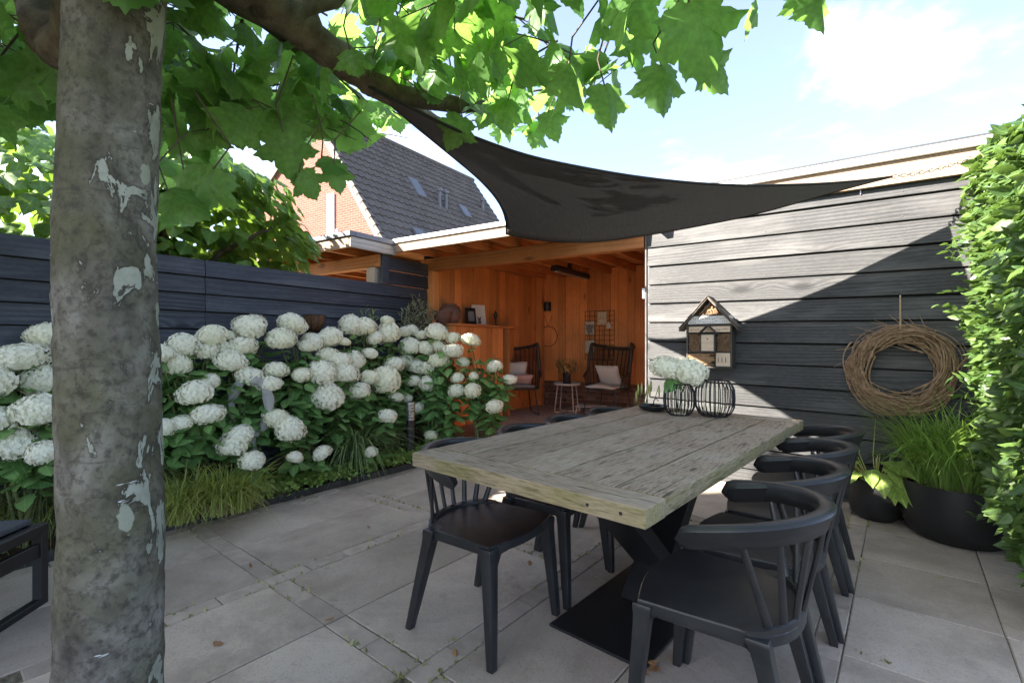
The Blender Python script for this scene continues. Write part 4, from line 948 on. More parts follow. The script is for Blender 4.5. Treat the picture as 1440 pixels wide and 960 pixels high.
# ================================================================== DINING TABLE
def tablewood(axis):
    t = NT('weathered_oak_'+axis); v0 = t.coord(); st = {'x': (1,9,9), 'y': (9,1,9)}[axis]; mp_ = t.n('ShaderNodeMapping'); t.l(v0, mp_.inputs[0]); mp_.inputs['Scale'].default_value = st; v = mp_.outputs[0]
    s_ = t.n('ShaderNodeSeparateXYZ'); t.l(v0, s_.inputs[0]); ac = s_.outputs[1 if axis == 'x' else 0]
    ph = t.math('ADD', t.math('MULTIPLY_ADD', t.noise(v, .33, 2, .5), .16, ac), t.math('MULTIPLY', s_.outputs[2], .7))
    ph = t.math('MULTIPLY_ADD', t.noise(v, 2.4, 4, .6), .02, ph); ring = t.math('MULTIPLY_ADD', t.math('SINE', t.math('MULTIPLY', ph, 430)), t.ramp(t.noise(v, .7, 2), [(.4, .02), (.7, .2)]), .5); fib = t.noise(v, 17, 6, .7); crack = t.noise(v, 7, 4, .6)
    g = t.math('ADD', t.math('MULTIPLY', ring, .3), t.math('MULTIPLY', fib, .7))
    col = t.ramp(g, [(.33, (.09,.062,.044)), (.5, (.32,.24,.175)), (.76, (.51,.41,.32))])
    col = t.mix(t.ramp(crack, [(.57, 0), (.66, .75)]), col, (.055,.045,.034)); col = t.mix(t.ramp(t.noise(v0, 3.5, 4), [(.45, 0), (.7, .35)]), col, (.46,.40,.33))
    w_ = t.n('ShaderNodeTexCoord').outputs['Object']
    nrm = t.n('ShaderNodeSeparateXYZ'); t.l(t.n('ShaderNodeTexCoord').outputs['Normal'], nrm.inputs[0]); sidef = t.math('SUBTRACT', 1, t.math('ABSOLUTE', nrm.outputs[2]), clamp=True)
    alg = t.math('ADD', t.ramp(t.noise(v0, 4.2, 5, .65), [(.63, 0), (.82, .4)]), t.math('MULTIPLY', sidef, t.ramp(t.noise(v0, 5, 4), [(.3, .2), (.6, .65)])), clamp=True)
    col = t.mix(alg, col, t.ramp(fib, [(.3, (.12,.115,.03)), (.7, (.25,.235,.075))]))
    r = t.n('ShaderNodeObjectInfo').outputs['Random']; col = t.mix(1, col, t.ramp(r, [(0, .84), (1, 1.15)]), 'MULTIPLY')
    t.bump(t.math('SUBTRACT', g, t.math('MULTIPLY', t.ramp(crack, [(.58, 0), (.70, 1)]), .9)), .75, .004); return t.set(col, .8, .2)
M['oak_y'] = tablewood('y'); M['oak_x'] = tablewood('x')
TC = Vector((.649, 2.411, 0)); TA = math.atan2(-.662, .750); TH = .77; TT = .056
table = thing('dining_table', 'long weathered wooden dining table on a black steel base', 'table', TC, TA)
xw = -.515; hl = 1.02
for w_ in (.205, .205, .215, .235, .17):
    MB().box(-w_/2+.0042, w_/2-.0042, -(hl-.137), hl-.137, -TT/2, TT/2).build('plank', M['oak_y'], table, bevel=.004, seg=2, loc=(xw+w_/2, JIT(.002), TH-TT/2+JIT(.0018)), rot=(0, JIT(.003), 0)); xw += w_
for s in (-1, 1):
    e = MB().box(-.515, .515, -.064, .064, -TT/2, TT/2).build('end_board', M['oak_x'], table, bevel=.004, seg=2, loc=(0, s*(hl-.066), TH-TT/2))
    for x_ in (.33, .44): MB().tube([(x_, s*.062, 0), (x_, s*.0655, 0)], .0055, 10).build('bolt', M['black_metal'], e)
base = MB().box(-.15, .29, -.57, .60, .002, .014).build('base_plate', M['black_metal'], table, bevel=.002)
def slantleg(y0, y1, x0=-.03, x1=.15, th=.075):
    d = Vector((0, y1-y0, .70)); n_ = Vector((0, -d.z, d.y)).normalized()*th/2; ky = th/2*d.length/.70
    return MB().hexa([(x0,y0-ky,.016),(x1,y0-ky,.016),(x1,y0+ky,.016),(x0,y0+ky,.016),(x0,y1-ky,.712),(x1,y1-ky,.712),(x1,y1+ky,.712),(x0,y1+ky,.712)])
slantleg(.16, -.62).build('leg', M['black_metal'], table, bevel=.003); slantleg(-.12, .62, -.026, .146).build('leg', M['black_metal'], table, bevel=.003)
for y_ in (-.62, .62): MB().box(-.38, .44, y_-.04, y_+.04, .7135, .7138+.0).add([], []) if False else MB().box(-.36, .42, y_-.06, y_+.06, .704, .7125).build('top_bracket', M['black_metal'], table)

# ================================================================== CHAIRS
def sect(m, secs):      # loft of square sections (cx, cy, z, hx, hy)
    b = len(m.v)
    for cx_, cy_, z, hx_, hy_ in secs: m.v += [(cx_-hx_, cy_-hy_, z), (cx_+hx_, cy_-hy_, z), (cx_+hx_, cy_+hy_, z), (cx_-hx_, cy_+hy_, z)]
    for i in range(len(secs)-1):
        for k in range(4): l = (k+1) % 4; m.f.append((b+i*4+k, b+i*4+l, b+i*4+4+l, b+i*4+4+k))
    m.f.append((b+3,b+2,b+1,b)); e = b+(len(secs)-1)*4; m.f.append((e,e+1,e+2,e+3)); return m
def seat_outline(n=9):
    P = [(-.226+.452*k/n, .193+.042*math.sin(math.pi*k/n)) for k in range(n+1)]
    P += [(.222,.05),(.214,-.10)]+[(.208*math.cos(q), -.12-.105*math.sin(q)) for q in [R(12+156*k/10) for k in range(11)]]+[(-.214,-.10),(-.222,.05)]
    return P
def seatmesh():
    out = seat_outline(); n = len(out); rings = [(1.0,.418),(1.0,.446),(.985,.4505),(.80,.449),(.5,.444),(.2,.442)]; m = MB()
    for s_, z in rings: m.v += [(x*s_, y*s_ - (.0 if s_ > .9 else .0), z) for x, y in out]
    for i in range(len(rings)-1):
        for k in range(n): l = (k+1) % n; m.f.append((i*n+k, i*n+l, (i+1)*n+l, (i+1)*n+k))
    m.f.append(tuple(range(n))[::-1]); m.f.append(tuple((len(rings)-1)*n+k for k in range(n))); return m.mesh('seat', M['chair'], .5)
def rimmesh():        # raised crescent at the back of the seat that takes the spindles
    m = MB(); N = 20; secs = []
    for k in range(N+1):
        q = R(-8+196*k/N); c, s_ = math.cos(q), math.sin(q); tp = min(1, 4*min(k, N-k)/N+.05)
        for (o, z) in ((1.02,.430),(1.02,.450+.013*tp),(.98,.450+.017*tp),(.84,.450+.013*tp),(.80,.445)): secs.append((.21*c*o, -.105-.118*s_*o, z))
    m.v = secs
    for k in range(N):
        for j in range(4): m.f.append((k*5+j, k*5+j+1, (k+1)*5+j+1, (k+1)*5+j))
    m.f.append(tuple(range(5))); m.f.append(tuple(N*5+j for j in range(5))[::-1]); return m.mesh('seat_rim', M['chair'], .6)
def legmesh(sx, front):
    if front: top, bot = (sx*.203, .178), (sx*.232, .215)
    else: top, bot = (sx*.196, -.130), (sx*.225, -.238)
    S = []
    for z, h in [(.440,.030),(.425,.030),(.405,.0265),(.375,.0245),(.30,.0228),(.15,.0195),(0,.0155)]:
        t_ = 1-z/.44; S.append((top[0]+(bot[0]-top[0])*t_, top[1]+(bot[1]-top[1])*t_, z, h*1.0, h*.95))
    m = sect(MB(), S)
    # curved web under the seat
    for ax in (0, 1):
        sg = -sx if ax == 0 else (-1 if front else 1); prev = None; w_ = .0125
        for k in range(6):
            d = .012+.07*k/5; drop = .030*(1-k/5)**2+.014; a = (top[0]+sg*d, top[1]) if ax == 0 else (top[0], top[1]+sg*d)
            cur = [(a[0]-(0 if ax == 0 else w_), a[1]-(w_ if ax == 0 else 0)), (a[0]+(0 if ax == 0 else w_), a[1]+(w_ if ax == 0 else 0)), .432-drop]
            if prev: m.hexa([(*prev[0],prev[2]),(*prev[1],prev[2]),(*cur[1],cur[2]),(*cur[0],cur[2]),(*prev[0],.432),(*prev[1],.432),(*cur[1],.432),(*cur[0],.432)])
            prev = cur
    return m.mesh('leg', M['chair'], .5, .0035, 2)
def railpt(q):      # plan of the arm rail, q 0..1
    a = R(-6+192*q); return Vector((.268*math.cos(a), .045-.318*math.sin(a)*(1 if math.sin(a) > 0 else .6), 0)), Vector((math.cos(a)/.268, -math.sin(a)/.318, 0)).normalized()
def railmesh():
    m = MB(); N = 44; prof = [(-.010,-.030),(-.016,-.004),(-.020,.022),(-.013,.031),(.004,.034),(.020,.031),(.025,.022),(.020,.010),(.012,-.006),(.006,-.030),(-.002,-.034)]; L = len(prof)
    for k in range(N+1):
        q = k/N; p, n_ = railpt(q); e = min(q, 1-q); f_ = min(1, math.sqrt(max(0, e)/.035)*.9+.12) if e < .035 else 1; lift = .056*math.sin(math.pi*q)**.8
        for o, z in prof: m.v.append((p.x+n_.x*o*(.6+.4*f_), p.y+n_.y*o*(.6+.4*f_), .676+lift+z*f_))
    for k in range(N):
        for j in range(L): i = (j+1) % L; m.f.append((k*L+j, k*L+i, (k+1)*L+i, (k+1)*L+j))
    m.f.append(tuple(range(L))); m.f.append(tuple(N*L+j for j in range(L))[::-1]); return m.mesh('arm_rail', M['chair'], .9)
def spindlemesh(q):
    p, n_ = railpt(q); a = R(-6+192*q); b_ = Vector((.193*math.cos(a), -.105-.112*math.sin(a), .446)); t_ = Vector((p.x, p.y, .656+.056*math.sin(math.pi*q)**.8)); d = (t_-b_)
    m = MB(); x = d.cross(n_).normalized(); secs = []
    for k in range(5):
        c = b_+d*k/4; w_ = .0125-.003*k/4; h_ = .0075; secs.append([c+x*w_*math.cos(g)+n_*h_*math.sin(g) for g in [2*math.pi*j/8 for j in range(8)]])
    for s_ in secs: m.v += [tuple(v) for v in s_]
    for k in range(4):
        for j in range(8): l = (j+1) % 8; m.f.append((k*8+j, k*8+l, k*8+8+l, k*8+8+j))
    return m.mesh('spindle', M['chair'], 1.0)
CP = [('seat', seatmesh()), ('seat_rim', rimmesh()), ('arm_rail', railmesh())]+[('leg', legmesh(s, f)) for s in (-1,1) for f in (True,False)]+[('spindle', spindlemesh(q)) for q in (.17,.265,.36,.455,.545,.64,.735,.83)]
ap = MB().box(-.17, .17, .186, .203, .404, .43).box(-.17, .17, -.16, -.143, .404, .43).box(-.212, -.195, -.10, .15, .404, .43).box(.195, .212, -.10, .15, .404, .43).mesh('apron', M['chair'], False, .003)
CP.append(('apron', ap))
def chair(x, y, rz, label, group):
    c = thing('dining_chair', label, 'chair', (x, y, .001), rz, group)
    for nm, me in CP: link(nm, me, c)
    return c
LA = R(-125.5); RA = R(53.5)
LL = ['black spindle back chair at the near left end of the table', 'second black chair from the camera on the hydrangea side of the table', 'third black chair from the camera on the hydrangea side of the table', 'farthest black chair on the hydrangea side of the table']
RL_ = ['black spindle back chair nearest the camera, on the shed side of the table', 'second black chair from the camera on the shed side of the table', 'third black chair from the camera on the shed side of the table', 'farthest black chair on the shed side of the table, near the small pot']
for k, (x, y) in enumerate([(-.112,2.112),(.212,2.535),(.485,2.89),(.785,3.245)]): chair(x, y, LA+JIT(.02), LL[k], 'black dining chairs around the table')
for k in range(4): chair(.666+.31*k, 1.523+.388*k, RA+JIT(.02), RL_[k], 'black dining chairs around the table')

# ================================================================== THINGS ON THE TABLE
def glassmat():
    t = NT('clear_vase_glass'); t.set((.95,.97,.95), .02, .5); t.b.inputs['Transmission Weight'].default_value = 1; t.b.inputs['IOR'].default_value = 1.12; return t.m
M['glass'] = glassmat()
def wirevase(x, y, r, h, n, label):
    v = thing('wire_vase', label, 'vase', (x, y, TH+.001)); prof = [(r*.62,.004),(r*.80,h*.08),(r*.97,h*.26),(r*1.0,h*.5),(r*.97,h*.74),(r*.82,h*.91),(r*.64,h*.985)]
    for k in range(n):
        a = 2*math.pi*k/n; MB().tube([(q*math.cos(a), q*math.sin(a), z) for q, z in prof], .0032, 6).build('wire', M['black_metal'], v, True)
    for q, z in (prof[0], prof[-1]): MB().tube([(q*math.cos(2*math.pi*k/28), q*math.sin(2*math.pi*k/28), z) for k in range(28)], .0042, 6, closed=True).build('ring', M['black_metal'], v, True)
    g = MB(); rr = r*.56; g.lathe([(rr,.003),(rr,h*.80),(rr-.003,h*.80),(rr-.003,.009)], 28); g.f.append(tuple(len(g.v)-28+k for k in range(28))); g.build('glass', M['glass'], v, .8)
    return v
p1_ = gp(955, 583, TH); wirevase(p1_.x, p1_.y, .094, .195, 24, 'smaller black wire vase holding cut hydrangeas on the table')
p2_ = gp(1005, 585, TH); wirevase(p2_.x, p2_.y, .115, .225, 26, 'larger empty black wire vase on the table')
cut = thing('cut_hydrangeas', 'two cut hydrangea heads in the smaller wire vase', 'flowers', (p1_.x, p1_.y, TH+.02))
for (dx, dz, r_) in [(-.075, .27, .10), (.055, .245, .118)]:
    link('flower_head', HEADS[1 if dx < 0 else 3], cut, loc=(dx, JIT(.03)-.01, dz), rot=(JIT(.2), JIT(.2), 1), scale=(r_, r_, r_*.9)); MB().tube([(dx*.1, .01, .0), (dx*.3, 0, .12), (dx, 0, dz-.05)], .005, 6).build('stem', M['stem'], cut)
for (d, s) in [((-.6,-.3,-.7), .10), ((-.3,-.6,-.5), .09), ((.3,-.6,-.5), .08)]:
    o = bpy.data.objects.new('leaf', YM[0][1]); COL.objects.link(o); o.parent = cut; o.matrix_local = Matrix(frame(np.array((-.04,-.02,.20)), d, (0,-1,.6), s).tolist())
p3_ = gp(918, 577, TH); dish = thing('black_dish', 'shallow black dish at the far left corner of the table', 'dish', (p3_.x, p3_.y, TH+.001))
MB().lathe([(.055,0),(.085,.012),(.098,.034),(.094,.035),(.08,.016),(.0,.01)], 28).build('bowl', M['glass_dark'], dish, .7)
M['sprout'] = plain('yellow_sprout', (.48,.45,.16), (.34,.38,.12), 20, .6, .1)
fr = thing('tea_light_holder', 'small dark holder with a loop handle standing in the black dish', 'holder', (p3_.x+.03, p3_.y, TH+.012))
MB().lathe([(.02,0),(.022,.028),(.018,.028),(.017,.006),(0,.006)], 16).build('cup', M['glass_dark'], fr, .7)
MB().tube([(-.02,0,.02),(-.026,0,.05),(-.008,0,.07),(.008,0,.05)], .003, 6).build('loop', M['glass_dark'], fr)
sp = thing('flower_spikes', 'tall pale yellow flower spikes rising behind the black dish', 'plant', (p3_.x-.05, p3_.y+.40, .0))
for k in range(8):
    tx = 898+3.6*k+JIT(4); ty = 548-13*abs(math.sin(k*1.3))-JIT(4); t_ = wp(tx, ty, p3_.y+.33+JIT(.03))-Vector(sp.location); b_ = Vector((JIT(.05), JIT(.05), 0)); s_ = MB().tube([b_, Vector((b_.x*.6+t_.x*.3, b_.y*.6+t_.y*.3, t_.z*.5)), t_], [.003,.003,.0025], 6).build('stalk', M['stem'], sp, True)
    MB().tube([t_-Vector((0,0,.085)), t_-Vector((0,0,.05)), t_-Vector((0,0,.02)), t_], [.0035,.0075,.006,.0015], 7).build('bud', M['sprout'], s_, True)

# ================================================================== ON THE SHED WALL
def swall(x, y, off): return hit(x, y, SO+SN*off, SN)
hp = swall(998, 518, .02); wL = swall(966, 490, .13); wR = swall(1030, 490, .13); BW = (wR-wL).length; zt = swall(1000, 418, .13).z; ze = swall(1000, 456, .13).z; zb = swall(1000, 517, .13).z
cen = (wL+wR)/2; hx0 = (cen-SO).dot(SX)
bh = thing('insect_hotel', 'small wooden insect hotel with a pitched roof on the shed wall', 'insect hotel', SO+SX*hx0+SN*.03+Vector((0,0,zb)), SA)
M['hotel_dark'] = wood('dark_stained_panel', (.045,.04,.035), (.075,.066,.058), (.12,.105,.09), 'z', 80, knots=False, rnd=.1)
M['hotel_roof'] = wood('hotel_roof_board', (.07,.06,.05), (.12,.10,.085), (.2,.17,.145), 'x', 80, knots=False, rnd=.15)
M['hotel_pale'] = wood('pale_birch', (.62,.46,.32), (.72,.57,.42), (.80,.67,.53), 'x', 50, knots=False, rnd=.08)
M['bamboo'] = plain('bamboo_cane', (.42,.27,.15), (.26,.15,.08), 25, .7, .2); M['hole'] = plain('dark_hole', (.02,.014,.01), rough=.9, bump=0)
hw = BW/2; EH = ze-zb; AH = zt-zb; D0, D1 = -.115, .0
MB().box(-hw, hw, -.012, .0, .0, EH).prism([(-hw,EH),(hw,EH),(0,AH-.02)], -.012, .0).build('back_panel', M['hotel_dark'], bh)
for s in (-1, 1): MB().box(s*hw-(.0 if s > 0 else .0)-(.014 if s > 0 else 0), s*hw+(0 if s > 0 else .014), D0, -.013, .015, EH).build('side_panel', M['hotel_dark'], bh, bevel=.001)
MB().box(-hw-.004, hw+.004, D0-.006, -.013, .0, .014).build('bottom_panel', M['hotel_dark'], bh, bevel=.001)
zs = [EH*.36, EH*.80]
MB().box(-hw+.014, hw-.014, D0+.004, -.013, zs[0]-.005, zs[0]+.005).build('shelf', M['hotel_dark'], bh); MB().box(-hw+.014, hw-.014, D0+.004, -.013, EH-.012, EH-.003).build('shelf', M['hotel_dark'], bh)
MB().box(-hw*.7, hw*.7, D0+.004, -.013, EH+.075, EH+.083).build('shelf', M['hotel_dark'], bh)
for s in (-1, 1):
    a = Vector((0,0,AH)); e = Vector((s*(hw+.055), 0, EH-.045)); rf = MB()
    rf.hexa([(a.x,D0-.035,a.z-.012),(e.x,D0-.035,e.z-.012),(e.x,.0,e.z-.012),(a.x,.0,a.z-.012),(a.x,D0-.035,a.z+.004),(e.x,D0-.035,e.z+.004),(e.x,.0,e.z+.004),(a.x,.0,a.z+.004)]); r_ = rf.build('roof_panel', M['hotel_roof'], bh, bevel=.001)
    for k in range(3):
        p_, q_ = a.lerp(e, k*.32+.0), a.lerp(e, min(1.02, k*.32+.36)); MB().hexa([(p_.x,D0-.042,p_.z+.006),(q_.x,D0-.042,q_.z+.012),(q_.x,.0,q_.z+.012),(p_.x,.0,p_.z+.006),(p_.x,D0-.042,p_.z+.012),(q_.x,D0-.042,q_.z+.019),(q_.x,.0,q_.z+.019),(p_.x,.0,p_.z+.012)]).build('shingle', M['hotel_roof'], r_)
pb = MB().box(-hw+.012, hw-.012, D0+.006, -.02, EH+.004, EH+.072); pb.build('drilled_block', M['white_trim'], bh, bevel=.002)
hb_ = MB(); pk = MB().box(-hw+.016, hw-.016, D0+.010, -.02, zs[1]+.008, EH-.016).build('drilled_block', M['hotel_pale'], bh, bevel=.002)
for k in range(16):
    for zz_ in (EH+.02, EH+.05, zs[1]+.03): hb_.tube([(-hw+.03+(2*hw-.06)*(k+.5)/16+JIT(.006), D0+.004, zz_+JIT(.008)), (-hw+.03+(2*hw-.06)*(k+.5)/16, D0+.012, zz_)], .0032, 6)
hb_.build('drill_holes', M['hole'], bh)['kind'] = 'stuff'
def canes(x0, x1, z0, z1, ok_=lambda x, z: True, r=.0075):
    m = MB(); h = MB(); z = z0+r; row = 0
    while z < z1-r*.5:
        x = x0+r+(row % 2)*r
        while x < x1-r*.5:
            if ok_(x, z):
                d = JIT(.008); rr = r*random.uniform(.75,1.0); m.tube([(x, D0+.012+d, z), (x, -.02, z)], rr, 7); h.tube([(x, D0+.0105+d, z), (x, D0+.013+d, z)], rr*.5, 6)
            x += 2*r
        z += 1.8*r; row += 1
    m.build('canes', M['bamboo'], bh)['kind'] = 'stuff'; h.build('cane_holes', M['hole'], bh)['kind'] = 'stuff'
canes(-hw+.014, -.062, zs[0]+.006, zs[1]); canes(.062, hw-.014, zs[0]+.006, zs[1])
canes(-hw*.62, hw*.62, EH+.084, AH-.03, lambda x, z: abs(x) < (AH-.035-z)/(AH-EH)*hw*1.0)
m = MB()
for k in range(60):
    x = random.uniform(-hw+.05, .0); z = random.uniform(.022, zs[0]-.014); l = random.uniform(.04,.10); m.tube([(max(-hw+.016, x-l), D0+.01+JIT(.006), z+JIT(.004)), (min(.045, x+l), D0+.01+JIT(.006), z+JIT(.004))], random.uniform(.003,.006), 5)
m.build('twigs', M['bamboo'], bh)['kind'] = 'stuff'
MB().box(.052, .058, D0+.004, -.013, .015, zs[0]-.006).build('divider', M['hotel_dark'], bh)
sb = MB().box(.060, hw-.015, D0+.003, -.02, .016, zs[0]-.007).build('slotted_block', M['hotel_pale'], bh, bevel=.001)
for k in range(3): MB().box(.075+k*.030, .080+k*.030, D0+.0015, D0+.006, .05, zs[0]-.045).build('slot', M['hole'], sb)
ih = MB().box(-.060, .060, D0-.030, -.02, zs[0]+.0, zs[1]-.005).build('small_box', M['hotel_dark'], bh, bevel=.001)
MB().box(-.050, .050, D0-.034, D0-.028, zs[0]+.012, zs[1]-.016).build('front_panel', M['hotel_pale'], ih); MB().tube([(0,D0-.0355,zs[1]-.05),(0,D0-.03,zs[1]-.05)], .006, 8).build('entrance', M['hole'], ih)
for s in (-1, 1): MB().hexa([(0,D0-.045,zs[1]+.062),(s*.078,D0-.045,zs[1]-.015),(s*.078,-.02,zs[1]-.015),(0,-.02,zs[1]+.062),(0,D0-.045,zs[1]+.072),(s*.078,D0-.045,zs[1]-.005),(s*.078,-.02,zs[1]-.005),(0,-.02,zs[1]+.072)]).build('roof_panel', M['hotel_dark'], ih)

wc = swall(1266, 521, .07); w1 = swall(1190, 521, .07); w2 = swall(1343, 521, .07); RW = (w2-w1).length/2; wz = (swall(1266, 460, .07)-swall(1266, 582, .07)).z/2
wr = thing('twig_wreath', 'large round wreath of dry twigs hanging on the shed wall', 'wreath', wc, SA)
Rm = RW*.83; rm = RW*.15; zk = wz/RW; tw = MB()
for k in range(260):
    a0 = random.uniform(0, 6.28); span = random.uniform(.7, 2.6); rr = Rm+random.gauss(0, rm*.52); dy = random.gauss(0, rm*.42); wob = random.uniform(.5,2.0)*rm*.55; ph = random.uniform(0,6.28); n_ = 12; pts = []
    for j in range(n_): a = a0+span*j/(n_-1); q = rr+wob*math.sin(a*2.3+ph); pts.append((q*math.cos(a), min(.055, dy+wob*.6*math.cos(a*1.9+ph)), q*math.sin(a)*zk))
    r0 = random.uniform(.0026,.0066); tw.tube(pts, [r0*(1-.5*j/(n_-1)) for j in range(n_)], 5, False)
for k in range(16):
    a = random.uniform(.2,6.28); p = Vector((Rm*1.1*math.cos(a), -.03, Rm*1.1*math.sin(a)*zk)); d = Vector((math.cos(a)-math.sin(a)*1.6, JIT(.6), math.sin(a)+math.cos(a)*1.6))*.05; tw.tube([p, p+d, p+d*1.8+Vector((0,0,JIT(.02)))], [.003,.0025,.0012], 5)
o = tw.build('twigs', M['twig'], wr, True); o['kind'] = 'stuff'
tp = swall(1266, 416, .035)-wc; tl = Matrix.Rotation(-SA, 3, 'Z') @ tp
for s in (-.005, .005): MB().tube([(s, -rm*.9, Rm*zk*.86), (s, -rm*.95, Rm*zk*1.02), (s*.5, -.02, Rm*zk*1.28), (s*.4, .035, tl.z)], .0035, 5).build('hanging_string', M['string'], wr)
MB().tube([(0,.05,tl.z),(0,.02,tl.z)], .004, 6).build('nail', M['steel'], wr)

# ================================================================== POTS ON THE RIGHT
def pot(name, c, prof, label): 
    p = thing(name, label, 'plant pot', c); MB().lathe(prof, 48).build('pot_body', M['black_pot'], p, .9); return p
ps = Vector((2.545, 3.385, .001)); pot('planter', ps, [(.105,0),(.14,.03),(.162,.10),(.168,.18),(.160,.26),(.156,.275),(.148,.272),(.150,.22),(.0,.22)], 'smaller round black pot with the hosta').children[0]
o = MB().lathe([(.148,.0),(.10,.01),(.0,.012)], 24, cap0=False, cap1=True).build('soil_surface', M['soil'], [q for q in COL.objects if q.name.startswith('planter')][-1], loc=(0,0,.225))
pl = Vector((2.80, 3.035, .001)); big = pot('planter', pl, [(.205,0),(.25,.03),(.282,.11),(.290,.20),(.285,.30),(.280,.345),(.268,.342),(.270,.30),(.0,.29)], 'large black bowl pot overflowing with green grass')
MB().lathe([(.268,.0),(.15,.02),(.0,.02)], 24, cap0=False, cap1=True).build('soil_surface', M['soil'], big, loc=(0,0,.295))
M['hosta'] = leafmat('hosta_leaf', (.22,.34,.07), (.36,.48,.12), trans=(.40,.52,.10), tmix=.35, rough=.4, veins=True)
HO = [(T, tmesh('leaf', T, M['hosta'])) for T in [template([(x*1.1, y) for x, y in OV_HALF], (0,.38), lambda x, y, c=c, s=s: -s*abs(x)-c*(y-.05)**2+.025*math.sin(16*y)*abs(x)*6) for c, s in [(.5,-.15),(.75,.1),(.35,-.25)]]]
ho = thing('hosta', 'lime green hosta growing in the smaller black pot', 'plant', ps+Vector((0,0,.235))); hi = []; hs_ = MB()
for k in range(34):
    a = RNG.uniform(0,6.28); e = RNG.uniform(.1,1); d = np.array((math.cos(a), math.sin(a), 0)); b_ = np.array(ho.location)+d*.03; m_ = b_+d*(.05+.12*e)+np.array((0,0,.05+.13*(1-e)+RNG.uniform(0,.05)))
    hs_.tube([Vector(b_)-ho.location, Vector(m_)-ho.location], [.004,.003], 5, False); hi.append((int(RNG.integers(0,3)), frame(m_, d+np.array((0,0,.35*(1-e)-.15)), np.array((-d[0]*.3,-d[1]*.3,1))+rv()*.25, RNG.uniform(.14,.20))))
foliage(ho, hi, HO, M['hosta'], 60); hs_.build('leaf_stalks', M['sprout'], ho)['kind'] = 'stuff'
fl = MB().tube([(0,0,0),(-.01,.01,.2),(.01,.02,.38),(0,.0,.45)], [.003,.003,.002,.001], 5)
fl.build('flower_stalk', M['sprout'], ho)
pg = thing('pot_grass', 'bushy fresh green grass growing in the large black bowl pot', 'grass', pl+Vector((0,0,.31)))
for j in range(9):
    a = j*.7; c = pl+Vector((.15*math.cos(a)*(j > 0), .15*math.sin(a)*(j > 0), .30)); blades('blades', c, 120, .80, .60, .0095, M['potgrass'], pg, .62, base=.07, seg=8, org=pg.location, up=1.0)
    blades('dry_blades', c, 22, .16, .6, .004, M['dry_blade'], pg, .4, base=.08, org=pg.location)
def litter(name, pts, label):
    t_ = thing(name, label, 'dry leaves', pts[0])
    for p in pts:
        A = frame(np.array(p)-np.array(pts[0])+np.array((0,0,.012)), rv()*np.array((1,1,.3)), np.array((0,0,1))+rv()*.5, random.uniform(.03,.05)); o = bpy.data.objects.new('leaf', DRY); COL.objects.link(o); o.parent = t_; o.matrix_local = Matrix(A.tolist())
M['dry_leaf'] = leafmat('dry_brown_leaf', (.20,.10,.045), (.34,.19,.09), trans=(.3,.16,.06), tmix=.15, veins=True); DRY = tmesh('leaf', OT[2], M['dry_leaf'])
litter('fallen_leaves', [gp(890+7*k, 936+JIT(8), .012) for k in range(6)], 'dry brown leaves against the front of the table base')
litter('fallen_leaves', [gp(x_, y_, .006) for x_, y_ in ((470,870),(520,742),(640,915),(355,800),(745,790),(300,905))], 'few small dry leaves scattered on the open paving')
litter('fallen_leaves', [gp(1268+3.5*k, 727+JIT(4), .012) for k in range(7)], 'dry brown leaves between the two black pots')

# ================================================================== IN THE VERANDA
FZ = .142
def vfloor(x, y): return gp(x, y, FZ)
M['cushion'] = plain('off_white_linen', (.62,.58,.53), (.54,.50,.45), 40, .9, .4); M['pink'] = plain('dusty_pink_linen', (.52,.33,.28), (.44,.27,.23), 40, .9, .4); M['grey_cloth'] = plain('grey_felt', (.22,.215,.21), (.17,.165,.16), 40, .9, .4)
M['pale_metal'] = plain('pale_grey_metal', (.55,.52,.48), (.48,.45,.42), 8, .5, .05)
def wing_chair(c, rz, label):
    w = thing('rattan_chair', label, 'armchair', c, rz, 'rattan wing chairs in the veranda')
    def top(u):
        a = abs(u)
        if a < .60: return .99+.075*(a/.60)**2.5
        if a < .78: t_ = (a-.60)/.18; t_ = t_*t_*(3-2*t_); return 1.065*(1-t_)+.63*t_
        return .63-.06*(a-.78)/.22
    def pos(u, v):      # v 0 seat rim .. 1 top
        z = .40+(top(u)-.40)*v; th = u*2.05; fl = 1+.10*v; ear = .06*max(0, 1-abs(abs(u)-.58)/.2)*v
        return Vector((.325*math.sin(th)*fl, (-.30*math.cos(th)-.02)*fl-.13*v*max(0, math.cos(th))+ear, z))
    for k in range(21):
        u = -1+2*k/20; MB().tube([pos(u, v/8) for v in range(9)], .008, 6).build('rib', M['rattan'], w, True)
    m = MB()
    for j in range(1, 22):
        z = .40+.031*j; run = []
        for k in range(65):
            u = -1+k/32; t_ = top(u)
            if z < t_: run.append(pos(u, (z-.40)/(t_-.40)))
            else:
                if len(run) > 2: m.tube(run, .0075, 5, False)
                run = []
        if len(run) > 2: m.tube(run, .0075, 5, False)
    m.build('weave', M['rattan'], w, True)['kind'] = 'stuff'
    MB().tube([pos(-1+k/40, 1) for k in range(81)], .024, 8).build('rim', M['rattan'], w, True)
    ring = [(.325*math.sin(a), -.30*math.cos(a)-.02 if math.cos(a) > -.4 else .105+.16*(-math.cos(a)-.4), .395) for a in [2*math.pi*k/40 for k in range(40)]]
    MB().tube(ring, .016, 8, closed=True).build('seat_rim', M['rattan'], w, True)
    m = MB().prism([(x*.97, y*.97) for x, y, z in ring], .385, .398, 'z'); m.build('seat', M['rattan'], w)
    for sx in (-1, 1):
        MB().tube([(sx*.22,.17,.385),(sx*.27,.24,.01),(sx*.27,-.26,.01),(sx*.22,-.2,.385)], .009, 8).build('leg', M['black_metal'], w)
    return w
